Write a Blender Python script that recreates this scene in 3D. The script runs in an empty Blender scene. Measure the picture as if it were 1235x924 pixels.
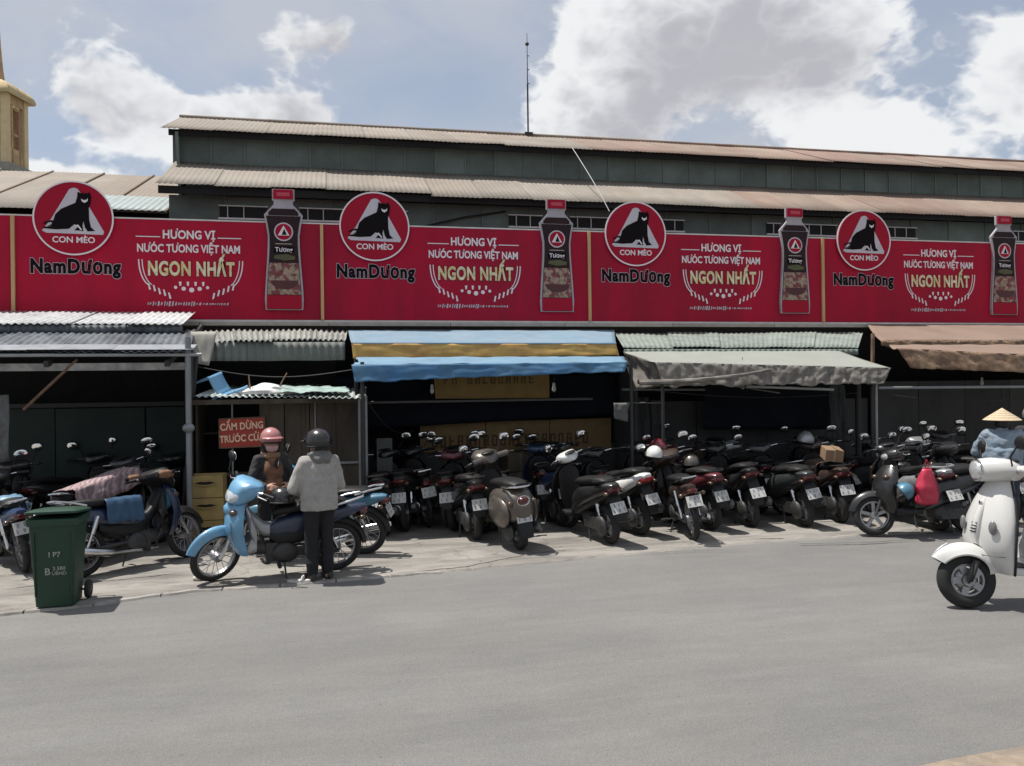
import bpy, math, random
from mathutils import Vector, Matrix, noise as mnoise
R_ = math.radians
rnd = random.Random(7)
SC = bpy.context.scene
COL = SC.collection

# ------------------------------------------------------------------ camera
PW, PH, PF = 1235.0, 924.0, 1000.0          # photograph size, focal length in photo pixels
YAW, ROLL, CH = R_(12.4), R_(0.7), 2.0
FW = Vector((math.sin(YAW), math.cos(YAW), 0))
_r = Vector((math.cos(YAW), -math.sin(YAW), 0)); _u = Vector((0, 0, 1))
CR = _r * math.cos(ROLL) - _u * math.sin(ROLL)
CU = _u * math.cos(ROLL) + _r * math.sin(ROLL)
CP = Vector((0, 0, CH))
cam = bpy.data.cameras.new('camera')
cam.sensor_width = 36; cam.sensor_fit = 'HORIZONTAL'; cam.lens = 36 * PF / PW
cam.clip_start = 0.05; cam.clip_end = 2000
cam_o = bpy.data.objects.new('camera', cam); COL.objects.link(cam_o)
m3 = Matrix((CR, CU, -FW)).transposed()
cam_o.matrix_world = Matrix.Translation(CP) @ m3.to_4x4()
SC.camera = cam_o

def ray(x, y): return FW * PF + CR * (x - PW / 2) - CU * (y - PH / 2)
def G(x, y, z=0.0):                          # photo pixel -> point on the ground
    d = ray(x, y); return CP + d * ((z - CH) / d.z)
def at(x, y, Y):                             # photo pixel -> point on the vertical plane at depth Y
    d = ray(x, y); return CP + d * (Y / d.y)

# ------------------------------------------------------------------ sun, sky, exposure
SUN = Vector((-0.33, 0.13, 0.93)).normalized()
sl = bpy.data.lights.new('sun', 'SUN'); sl.energy = 4.6; sl.angle = R_(0.6); sl.color = (1, 0.955, 0.89)
so = bpy.data.objects.new('sun', sl); COL.objects.link(so)
so.rotation_euler = SUN.to_track_quat('Z', 'Y').to_euler(); so.location = (0, 0, 30)
SC.view_settings.view_transform = 'Standard'; SC.view_settings.look = 'None'
SC.view_settings.gamma = 1; SC.view_settings.exposure = 0.35
SC.view_settings.use_curve_mapping = False
SC.cycles.max_bounces = 6; SC.cycles.diffuse_bounces = 3; SC.cycles.glossy_bounces = 3; SC.cycles.sample_clamp_indirect = 4

world = bpy.data.worlds.new('World'); SC.world = world; world.use_nodes = True
def build_sky():
    nt = world.node_tree; N = nt.nodes; L = nt.links; N.clear()
    def nd(t, **k):
        n = N.new(t)
        for a, b in k.items(): setattr(n, a, b)
        return n
    def link(a, b): L.new(a, b)
    def math_(op, a, b=None, clamp=False):
        n = nd('ShaderNodeMath', operation=op, use_clamp=clamp)
        for i, v in enumerate((a, b)):
            if v is None: continue
            if isinstance(v, (int, float)): n.inputs[i].default_value = v
            else: link(v, n.inputs[i])
        return n.outputs[0]
    def dot(a, vec):
        n = nd('ShaderNodeVectorMath', operation='DOT_PRODUCT'); link(a, n.inputs[0]); n.inputs[1].default_value = vec
        return n.outputs['Value']
    def smooth(v, lo, hi):
        n = nd('ShaderNodeMapRange', interpolation_type='SMOOTHSTEP'); link(v, n.inputs['Value'])
        n.inputs['From Min'].default_value = lo; n.inputs['From Max'].default_value = hi
        return n.outputs['Result']
    def mix(f, a, b):
        n = nd('ShaderNodeMix', data_type='RGBA')
        if isinstance(f, (int, float)): n.inputs[0].default_value = f
        else: link(f, n.inputs[0])
        for i, v in ((6, a), (7, b)):
            if isinstance(v, tuple): n.inputs[i].default_value = v + (1,)
            else: link(v, n.inputs[i])
        return n.outputs[2]
    tc = nd('ShaderNodeTexCoord'); D = tc.outputs['Generated']
    def noise(scale, detail, rough, dist=0.0, off=(0, 0, 0)):
        mp = nd('ShaderNodeMapping'); link(D, mp.inputs[0]); mp.inputs['Location'].default_value = off
        mp.inputs['Scale'].default_value = (1, 1, 1.5)
        n = nd('ShaderNodeTexNoise'); link(mp.outputs[0], n.inputs['Vector'])
        n.inputs['Scale'].default_value = scale; n.inputs['Detail'].default_value = detail
        n.inputs['Roughness'].default_value = rough; n.inputs['Distortion'].default_value = dist
        return n.outputs[0]
    sky = nd('ShaderNodeTexSky', sky_type='NISHITA'); sky.sun_disc = False
    sky.sun_elevation = math.asin(SUN.z); sky.sun_rotation = math.atan2(SUN.x, SUN.y)
    sky.air_density = 1.0; sky.dust_density = 1.6; sky.ozone_density = 1.2
    n_big = noise(2.3, 3, 0.55, 0.3, (3.1, 1.7, 0.4))
    n_fine = noise(8, 6, 0.6, 0.4)
    n_mid = noise(4.0, 3, 0.58, 0.5, (0.7, 5.2, 2.0))
    pf = math_('SUBTRACT', 1.0, math_('MULTIPLY', math_('ABSOLUTE', math_('SUBTRACT', noise(17, 3, 0.55, 0.2, (1.3, 4.1, .2)), 0.5)), 3.2))
    # thin high veil over the whole dome, denser in places
    veil = smooth(math_('ADD', math_('MULTIPLY', n_big, .6), math_('MULTIPLY', n_fine, .4)), 0.36, 0.60)
    blue = nd('ShaderNodeVectorMath', operation='SCALE'); link(sky.outputs[0], blue.inputs[0]); blue.inputs['Scale'].default_value = 1.35
    def clear(hx, hy, rw, rh):
        c = ray(hx, hy).normalized(); rt = c.cross(Vector((0, 0, 1))).normalized(); up = rt.cross(c)
        a = dot(D, rt / (rw / PF)); b = dot(D, up / (rh / PF))
        return math_('EXPONENT', math_('MULTIPLY', math_('ADD', math_('ADD', math_('MULTIPLY', a, a), math_('MULTIPLY', b, b)), math_('MULTIPLY', math_('LESS_THAN', dot(D, c), 0.0), 40.0)), -1.0))
    gap = math_('MULTIPLY', math_('ADD', clear(545, 115, 120, 58), clear(95, 175, 110, 40)), .85)
    veil = math_('MULTIPLY', veil, math_('SUBTRACT', 1.0, math_('MULTIPLY', gap, .75)))
    base = mix(math_('SUBTRACT', math_('ADD', math_('MULTIPLY', veil, 0.42), 0.46), math_('MULTIPLY', gap, .20)), blue.outputs[0], (6.0, 6.3, 6.9))
    # cumulus heaps: (photo px, py, half-width px, half-height px, weight)
    heaps = [(240, 158, 82, 45, 1.05, .1), (345, 140, 82, 44, 1, .1), (395, 48, 75, 34, .85, .1), (125, 105, 62, 60, .85, .3), (40, 212, 75, 18, 1.1, 0),
             (705, 152, 72, 40, 1.1, .2), (742, 85, 62, 92, 1.2, .0), (890, 45, 150, 78, 1.1, .95), (860, -20, 120, 70, .9, .6), (990, 45, 70, 55, .8, .6), (1038, 168, 76, 40, 1.6, -1.1), (1232, 90, 58, 92, 1.0, .35)]
    tot = None; low = None; drk = None
    for hx, hy, rw, rh, wt, dk in heaps:
        c = ray(hx, hy).normalized(); rt = c.cross(Vector((0, 0, 1))).normalized(); up = rt.cross(c)
        a = dot(D, rt / (rw / PF)); b = dot(D, up / (rh / PF))
        d2 = math_('ADD', math_('MULTIPLY', a, a), math_('MULTIPLY', b, b))
        back = math_('MULTIPLY', math_('LESS_THAN', dot(D, c), 0.0), 40.0)
        g = math_('MULTIPLY', math_('EXPONENT', math_('MULTIPLY', math_('ADD', d2, back), -1.1)), wt)
        gl = math_('MULTIPLY', g, math_('MULTIPLY', b, -1.0))
        tot = g if tot is None else math_('ADD', tot, g); low = gl if low is None else math_('ADD', low, gl); gd = math_('MULTIPLY', g, dk); drk = gd if drk is None else math_('ADD', drk, gd)
    # the same kind of heaps go on, by noise, over the rest of the dome
    front = smooth(dot(D, tuple(FW)), 0.45, 0.75)
    rest = math_('MULTIPLY', math_('MULTIPLY', smooth(n_mid, 0.46, 0.70), 1.0), math_('SUBTRACT', 1.0, front))
    tot = math_('ADD', tot, rest)
    tex = math_('ADD', math_('MULTIPLY', math_('SUBTRACT', pf, 0.70), 0.45), math_('MULTIPLY', math_('SUBTRACT', n_fine, 0.5), 1.5))
    edge = math_('ADD', math_('MINIMUM', tot, 1.15), tex)
    cloud = smooth(edge, 0.44, 0.74)
    shade = math_('ADD', math_('MULTIPLY', low, 0.34), math_('ADD', math_('MULTIPLY', math_('SUBTRACT', edge, 0.9), 0.42), math_('MULTIPLY', math_('SUBTRACT', n_big, 0.45), 1.1)))
    shade = math_('ADD', shade, math_('ADD', math_('MULTIPLY', drk, 0.34), math_('MULTIPLY', math_('SUBTRACT', n_fine, 0.5), -1.5)))
    shade = math_('ADD', math_('SUBTRACT', shade, math_('MULTIPLY', math_('SUBTRACT', pf, 0.70), 0.75)), math_('MULTIPLY', math_('SUBTRACT', n_mid, 0.5), 1.3))
    greyness = smooth(shade, -0.24, 0.74)
    ccol = mix(greyness, (9.9, 10.0, 10.1), (5.4, 5.35, 5.75))
    fin = mix(math_('MULTIPLY', cloud, 0.92), base, ccol)
    bg = nd('ShaderNodeBackground'); link(fin, bg.inputs[0]); bg.inputs[1].default_value = 0.072
    out = nd('ShaderNodeOutputWorld'); link(bg.outputs[0], out.inputs[0])
build_sky()

# ------------------------------------------------------------------ materials
MATS = {}
def pm(name, col, rough=0.6, metal=0.0, var=0.18, scale=6.0, bump=0.0, bscale=60.0, col2=None, mixscale=2.0, coat=0.0,
       objvar=0.0, lo=0.42, hi=0.62, stretch=(1, 1, 1), spec=None, trans=0.0):
    if name in MATS: return MATS[name]
    m = bpy.data.materials.new(name); m.use_nodes = True; MATS[name] = m
    nt = m.node_tree; N = nt.nodes; L = nt.links; b = N['Principled BSDF']
    tc = N.new('ShaderNodeTexCoord'); geo = N.new('ShaderNodeNewGeometry')
    mp = N.new('ShaderNodeMapping'); L.new(geo.outputs['Position'], mp.inputs[0]); mp.inputs['Scale'].default_value = stretch
    n1 = N.new('ShaderNodeTexNoise'); n1.inputs['Scale'].default_value = scale; n1.inputs['Detail'].default_value = 6; n1.inputs['Roughness'].default_value = 0.62
    L.new(mp.outputs[0], n1.inputs['Vector'])
    def rgb(c): return (c[0], c[1], c[2], 1)
    base = N.new('ShaderNodeMix'); base.data_type = 'RGBA'
    base.inputs[6].default_value = rgb(col); base.inputs[7].default_value = rgb(col2 or col)
    if col2:
        n2 = N.new('ShaderNodeTexNoise'); n2.inputs['Scale'].default_value = mixscale; n2.inputs['Detail'].default_value = 7; n2.inputs['Roughness'].default_value = 0.65
        L.new(mp.outputs[0], n2.inputs['Vector'])
        mr = N.new('ShaderNodeMapRange'); mr.inputs['From Min'].default_value = lo; mr.inputs['From Max'].default_value = hi
        L.new(n2.outputs[0], mr.inputs['Value']); L.new(mr.outputs[0], base.inputs[0])
    else: base.inputs[0].default_value = 0
    mr1 = N.new('ShaderNodeMapRange'); mr1.inputs['From Min'].default_value = 0.25; mr1.inputs['From Max'].default_value = 0.75
    mr1.inputs['To Min'].default_value = 1 - var; mr1.inputs['To Max'].default_value = 1 + var
    L.new(n1.outputs[0], mr1.inputs['Value'])
    fac = mr1.outputs[0]
    if objvar:
        oi = N.new('ShaderNodeObjectInfo'); mo = N.new('ShaderNodeMapRange')
        mo.inputs['To Min'].default_value = 1 - objvar; mo.inputs['To Max'].default_value = 1 + objvar
        L.new(oi.outputs['Random'], mo.inputs['Value'])
        mm = N.new('ShaderNodeMath'); mm.operation = 'MULTIPLY'; L.new(fac, mm.inputs[0]); L.new(mo.outputs[0], mm.inputs[1]); fac = mm.outputs[0]
    vm = N.new('ShaderNodeVectorMath'); vm.operation = 'SCALE'; L.new(base.outputs[2], vm.inputs[0]); L.new(fac, vm.inputs['Scale'])
    L.new(vm.outputs[0], b.inputs['Base Color'])
    rr = N.new('ShaderNodeMapRange'); rr.inputs['To Min'].default_value = max(0.03, rough - 0.1); rr.inputs['To Max'].default_value = min(1, rough + 0.12)
    L.new(n1.outputs[0], rr.inputs['Value']); L.new(rr.outputs[0], b.inputs['Roughness'])
    b.inputs['Metallic'].default_value = metal
    if coat: b.inputs['Coat Weight'].default_value = coat; b.inputs['Coat Roughness'].default_value = 0.12
    if spec is not None: b.inputs['Specular IOR Level'].default_value = spec
    if trans: b.inputs['Transmission Weight'].default_value = trans
    if bump:
        n3 = N.new('ShaderNodeTexNoise'); n3.inputs['Scale'].default_value = bscale; n3.inputs['Detail'].default_value = 4
        L.new(geo.outputs['Position'], n3.inputs['Vector'])
        bp = N.new('ShaderNodeBump'); bp.inputs['Strength'].default_value = bump; bp.inputs['Distance'].default_value = 0.02
        L.new(n3.outputs[0], bp.inputs['Height']); L.new(bp.outputs[0], b.inputs['Normal'])
    return m

def asphalt_mat():
    m = bpy.data.materials.new('asphalt'); m.use_nodes = True; nt = m.node_tree; N = nt.nodes; L = nt.links; b = N['Principled BSDF']
    geo = N.new('ShaderNodeNewGeometry'); P = geo.outputs['Position']
    def nz(s, d, r=0.6, st=(1, 1, 1)):
        mp = N.new('ShaderNodeMapping'); L.new(P, mp.inputs[0]); mp.inputs['Scale'].default_value = st
        n = N.new('ShaderNodeTexNoise'); n.inputs['Scale'].default_value = s; n.inputs['Detail'].default_value = d; n.inputs['Roughness'].default_value = r
        L.new(mp.outputs[0], n.inputs['Vector']); return n.outputs[0]
    def rng(v, a, b_, c, d):
        n = N.new('ShaderNodeMapRange'); L.new(v, n.inputs['Value'])
        for k, x in zip(('From Min', 'From Max', 'To Min', 'To Max'), (a, b_, c, d)): n.inputs[k].default_value = x
        return n.outputs[0]
    def mul(a, c):
        n = N.new('ShaderNodeMath'); n.operation = 'MULTIPLY'; L.new(a, n.inputs[0]); L.new(c, n.inputs[1]); return n.outputs[0]
    big = rng(nz(0.55, 6, 0.6, (0.35, 1.6, 1)), 0.3, 0.7, 0.85, 1.10)
    mid = rng(nz(3.5, 6, 0.72, (0.35, 1.8, 1)), 0.3, 0.7, 0.93, 1.06)
    vor = N.new('ShaderNodeTexVoronoi'); vor.inputs['Scale'].default_value = 120; L.new(P, vor.inputs['Vector'])
    grit = rng(vor.outputs['Color'], 0, 1, 0.86, 1.15)
    fine = rng(nz(260, 3), 0.3, 0.7, 0.85, 1.15)
    spots = N.new('ShaderNodeTexVoronoi'); spots.inputs['Scale'].default_value = 5.5; L.new(P, spots.inputs['Vector'])
    sp = rng(spots.outputs['Distance'], 0.03, 0.07, 0.72, 1.0)
    f = mul(mul(mul(big, mid), mul(grit, fine)), sp)
    cmix = N.new('ShaderNodeMix'); cmix.data_type = 'RGBA'; L.new(rng(nz(0.8, 5), 0.4, 0.65, 0, 1), cmix.inputs[0])
    cmix.inputs[6].default_value = (0.152, 0.150, 0.146, 1); cmix.inputs[7].default_value = (0.172, 0.166, 0.157, 1)
    sc = N.new('ShaderNodeVectorMath'); sc.operation = 'SCALE'; L.new(cmix.outputs[2], sc.inputs[0]); L.new(f, sc.inputs['Scale'])
    L.new(sc.outputs[0], b.inputs['Base Color']); b.inputs['Roughness'].default_value = 0.88
    bp = N.new('ShaderNodeBump'); bp.inputs['Strength'].default_value = 0.5; bp.inputs['Distance'].default_value = 0.006
    L.new(vor.outputs['Distance'], bp.inputs['Height']); L.new(bp.outputs[0], b.inputs['Normal'])
    return m

def concrete_mat():
    m = bpy.data.materials.new('worn_concrete'); m.use_nodes = True; nt = m.node_tree; N = nt.nodes; L = nt.links; b = N['Principled BSDF']
    geo = N.new('ShaderNodeNewGeometry'); P = geo.outputs['Position']
    def nz(s, d, r=0.6, st=(1, 1, 1), dist=0.0):
        mp = N.new('ShaderNodeMapping'); L.new(P, mp.inputs[0]); mp.inputs['Scale'].default_value = st
        n = N.new('ShaderNodeTexNoise'); n.inputs['Scale'].default_value = s; n.inputs['Detail'].default_value = d; n.inputs['Roughness'].default_value = r
        n.inputs['Distortion'].default_value = dist
        L.new(mp.outputs[0], n.inputs['Vector']); return n.outputs[0]
    def rng(v, a, b_, c, d):
        n = N.new('ShaderNodeMapRange'); L.new(v, n.inputs['Value'])
        for k, x in zip(('From Min', 'From Max', 'To Min', 'To Max'), (a, b_, c, d)): n.inputs[k].default_value = x
        return n.outputs[0]
    def mul(a, c):
        n = N.new('ShaderNodeMath'); n.operation = 'MULTIPLY'; L.new(a, n.inputs[0]); L.new(c, n.inputs[1]); return n.outputs[0]
    pat = rng(nz(1.5, 8, 0.68, (0.45, 1.5, 1), 0.6), 0.38, 0.62, 0, 1)
    cm = N.new('ShaderNodeMix'); cm.data_type = 'RGBA'; L.new(pat, cm.inputs[0])
    cm.inputs[6].default_value = (0.155, 0.145, 0.132, 1); cm.inputs[7].default_value = (0.285, 0.266, 0.24, 1)
    stain = rng(nz(3.4, 7, 0.7, (0.5, 1.3, 1), 1.0), 0.30, 0.46, 0.62, 1.0)
    fine = rng(nz(60, 5, 0.7), 0.3, 0.7, 0.86, 1.14)
    vor = N.new('ShaderNodeTexVoronoi'); vor.feature = 'DISTANCE_TO_EDGE'; vor.inputs['Scale'].default_value = 0.42
    wp = N.new('ShaderNodeTexNoise'); wp.inputs['Scale'].default_value = 2.2; wp.inputs['Detail'].default_value = 6; L.new(P, wp.inputs['Vector'])
    va = N.new('ShaderNodeVectorMath'); va.operation = 'MULTIPLY_ADD'; L.new(wp.outputs['Color'], va.inputs[0]); va.inputs[1].default_value = (0.9, 0.9, 0.9); L.new(P, va.inputs[2])
    L.new(va.outputs[0], vor.inputs['Vector'])
    crack = rng(vor.outputs['Distance'], 0.001, 0.006, 0.70, 1.0)
    f = mul(mul(stain, fine), crack)
    sc = N.new('ShaderNodeVectorMath'); sc.operation = 'SCALE'; L.new(cm.outputs[2], sc.inputs[0]); L.new(f, sc.inputs['Scale'])
    L.new(sc.outputs[0], b.inputs['Base Color']); b.inputs['Roughness'].default_value = 0.9
    bp = N.new('ShaderNodeBump'); bp.inputs['Strength'].default_value = 0.4; bp.inputs['Distance'].default_value = 0.012
    L.new(nz(45, 6, 0.7), bp.inputs['Height']); L.new(bp.outputs[0], b.inputs['Normal'])
    return m
M_ASPHALT = asphalt_mat(); M_CONC = concrete_mat()

# ------------------------------------------------------------------ mesh builder
class MB:
    def __init__(s): s.v = []; s.f = []
    def add(s, vs, fs):
        o = len(s.v); s.v += [tuple(p) for p in vs]; s.f += [tuple(i + o for i in f) for f in fs]; return s
    def box(s, c, size, rot=None):
        x, y, z = (k / 2 for k in size); c = Vector(c)
        vs = [Vector((a, b, d)) for a in (-x, x) for b in (-y, y) for d in (-z, z)]
        if rot is not None: vs = [rot @ v for v in vs]
        return s.add([c + v for v in vs], [(0, 1, 3, 2), (4, 6, 7, 5), (0, 4, 5, 1), (2, 3, 7, 6), (0, 2, 6, 4), (1, 5, 7, 3)])
    def loft(s, rings, cap=True, closed=False):
        n = len(rings[0]); vs = [p for r in rings for p in r]; fs = []
        m = len(rings)
        for i in range(m if closed else m - 1):
            a = i * n; b = ((i + 1) % m) * n
            for j in range(n):
                k = (j + 1) % n; fs.append((a + j, a + k, b + k, b + j))
        if cap and not closed: fs.append(tuple(range(n - 1, -1, -1))); fs.append(tuple((m - 1) * n + j for j in range(n)))
        return s.add(vs, fs)
    def tube(s, path, r, n=8, closed=False):
        path = [Vector(p) for p in path]; rs = r if isinstance(r, (list, tuple)) else [r] * len(path)
        rings = []; up = None
        for i, p in enumerate(path):
            if closed: t = (path[(i + 1) % len(path)] - path[i - 1])
            else: t = path[min(i + 1, len(path) - 1)] - path[max(i - 1, 0)]
            t = t.normalized()
            if up is None:
                up = Vector((0, 0, 1)) if abs(t.z) < 0.9 else Vector((1, 0, 0))
            up = (up - t * up.dot(t))
            if up.length < 1e-5: up = t.orthogonal()
            up.normalize(); sd = t.cross(up)
            rings.append([p + (up * math.cos(2 * math.pi * k / n) + sd * math.sin(2 * math.pi * k / n)) * rs[i] for k in range(n)])
        return s.loft(rings, closed=closed)
    def lathe(s, prof, origin, axis=(0, 1, 0), n=24, closed=False):   # prof: (radius, along axis)
        ax = Vector(axis).normalized(); a = ax.orthogonal().normalized(); b = ax.cross(a); o = Vector(origin)
        rings = [[o + ax * t + (a * math.cos(2 * math.pi * k / n) + b * math.sin(2 * math.pi * k / n)) * max(r, 1e-4) for k in range(n)] for r, t in prof]
        return s.loft(rings, closed=closed)
    def ell(s, c, r, n=14, m=8, rot=None):
        c = Vector(c); vs = []; fs = []
        rings = []
        for i in range(1, m):
            th = math.pi * i / m
            rings.append([Vector((r[0] * math.sin(th) * math.cos(2 * math.pi * k / n), r[1] * math.sin(th) * math.sin(2 * math.pi * k / n), r[2] * math.cos(th))) for k in range(n)])
        vs = [p for q in rings for p in q] + [Vector((0, 0, r[2])), Vector((0, 0, -r[2]))]
        for i in range(m - 2):
            for j in range(n):
                k = (j + 1) % n; fs.append((i * n + j, (i + 1) * n + j, (i + 1) * n + k, i * n + k))
        t = (m - 1) * n
        for j in range(n):
            k = (j + 1) % n; fs.append((j, k, t)); fs.append(((m - 2) * n + k, (m - 2) * n + j, t + 1))
        if rot is not None: vs = [rot @ v for v in vs]
        return s.add([c + v for v in vs], fs)
    def prism(s, poly, fn, d0, d1):              # poly of (a,b); fn(a,b,d) -> point
        n = len(poly); vs = [fn(a, b, d0) for a, b in poly] + [fn(a, b, d1) for a, b in poly]
        fs = [tuple(range(n - 1, -1, -1)), tuple(range(n, 2 * n))] + [(i, (i + 1) % n, n + (i + 1) % n, n + i) for i in range(n)]
        return s.add(vs, fs)
    def grid(s, fn, nu, nv):
        vs = [fn(i / nu, j / nv) for j in range(nv + 1) for i in range(nu + 1)]
        fs = [(j * (nu + 1) + i, j * (nu + 1) + i + 1, (j + 1) * (nu + 1) + i + 1, (j + 1) * (nu + 1) + i) for j in range(nv) for i in range(nu)]
        return s.add(vs, fs)
    def cap(s, p0, p1, r0, r1, n=12):           # tapered capsule
        p0 = Vector(p0); p1 = Vector(p1); d = p1 - p0
        if d.length < 1e-6: d = Vector((0, 0, 1e-4))
        t = d.normalized(); path = []; rs = []
        for k in range(4):
            a = math.pi / 2 * (1 - k / 4); path.append(p0 - t * r0 * math.sin(a)); rs.append(max(1e-4, r0 * math.cos(a)))
        path.append(p0); rs.append(r0); path.append(p1); rs.append(r1)
        for k in range(1, 5):
            a = math.pi / 2 * k / 4; path.append(p1 + t * r1 * math.sin(a)); rs.append(max(1e-4, r1 * math.cos(a)))
        return s.tube(path, rs, n)
    def mesh(s, name, smooth=40):
        me = bpy.data.meshes.new(name); me.from_pydata(s.v, [], s.f)
        me.validate(); 
        import bmesh
        bm = bmesh.new(); bm.from_mesh(me); bmesh.ops.recalc_face_normals(bm, faces=bm.faces); bm.to_mesh(me); bm.free()
        if smooth:
            me.shade_smooth()
            me.set_sharp_from_angle(angle=R_(smooth))
        return me
    def build(s, name, mat, parent=None, smooth=40, solid=0.0, bev=0.0):
        return link(name, s.mesh(name, smooth), mat, parent, solid, bev)

def link(name, me, mat, parent=None, solid=0.0, bev=0.0):
    o = bpy.data.objects.new(name, me); COL.objects.link(o)
    if mat is not None:
        if not me.materials: me.materials.append(mat)
        elif me.materials[0] is not mat:
            o.material_slots[0].link = 'OBJECT'; o.material_slots[0].material = mat
    if parent is not None: o.parent = parent
    if solid:
        md = o.modifiers.new('thickness', 'SOLIDIFY'); md.thickness = solid; md.offset = 0
    if bev:
        md = o.modifiers.new('bevel', 'BEVEL'); md.width = bev; md.segments = 2; md.limit_method = 'ANGLE'
    return o
def tag(o, label=None, cat=None, group=None, kind=None):
    if label: o['label'] = label
    if cat: o['category'] = cat
    if group: o['group'] = group
    if kind: o['kind'] = kind
    return o
def empty(name, loc=(0, 0, 0), label=None, cat=None, group=None):
    o = bpy.data.objects.new(name, None); COL.objects.link(o); o.location = loc; o.empty_display_size = 0.2
    return tag(o, label, cat, group)
def reparent(objs, root):
    """parts built in world coordinates go under an Empty that stands elsewhere"""
    inv = Matrix.Translation(-Vector(root.location))
    for o in objs:
        o.parent = root; o.matrix_parent_inverse = inv
def text_mesh(body, size, bold=0.0, depth=0.004, align='CENTER', spacing=1.0, shear=0.0, sx=1.0):
    cu = bpy.data.curves.new('lettering', 'FONT'); cu.body = body; cu.size = size; cu.align_x = align; cu.align_y = 'CENTER'
    cu.offset = bold * size; cu.extrude = depth / 2; cu.space_character = spacing; cu.shear = shear; cu.resolution_u = 3
    o = bpy.data.objects.new('lettering', cu); COL.objects.link(o)
    dg = bpy.context.evaluated_depsgraph_get(); me = bpy.data.meshes.new_from_object(o.evaluated_get(dg))
    bpy.data.objects.remove(o); bpy.data.curves.remove(cu)
    if sx != 1.0: me.transform(Matrix.Diagonal((sx, 1, 1, 1)))
    me.materials.clear(); return me
ROTF = Matrix.Rotation(R_(90), 4, 'X')        # text plane -> facade plane, facing -Y

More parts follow.
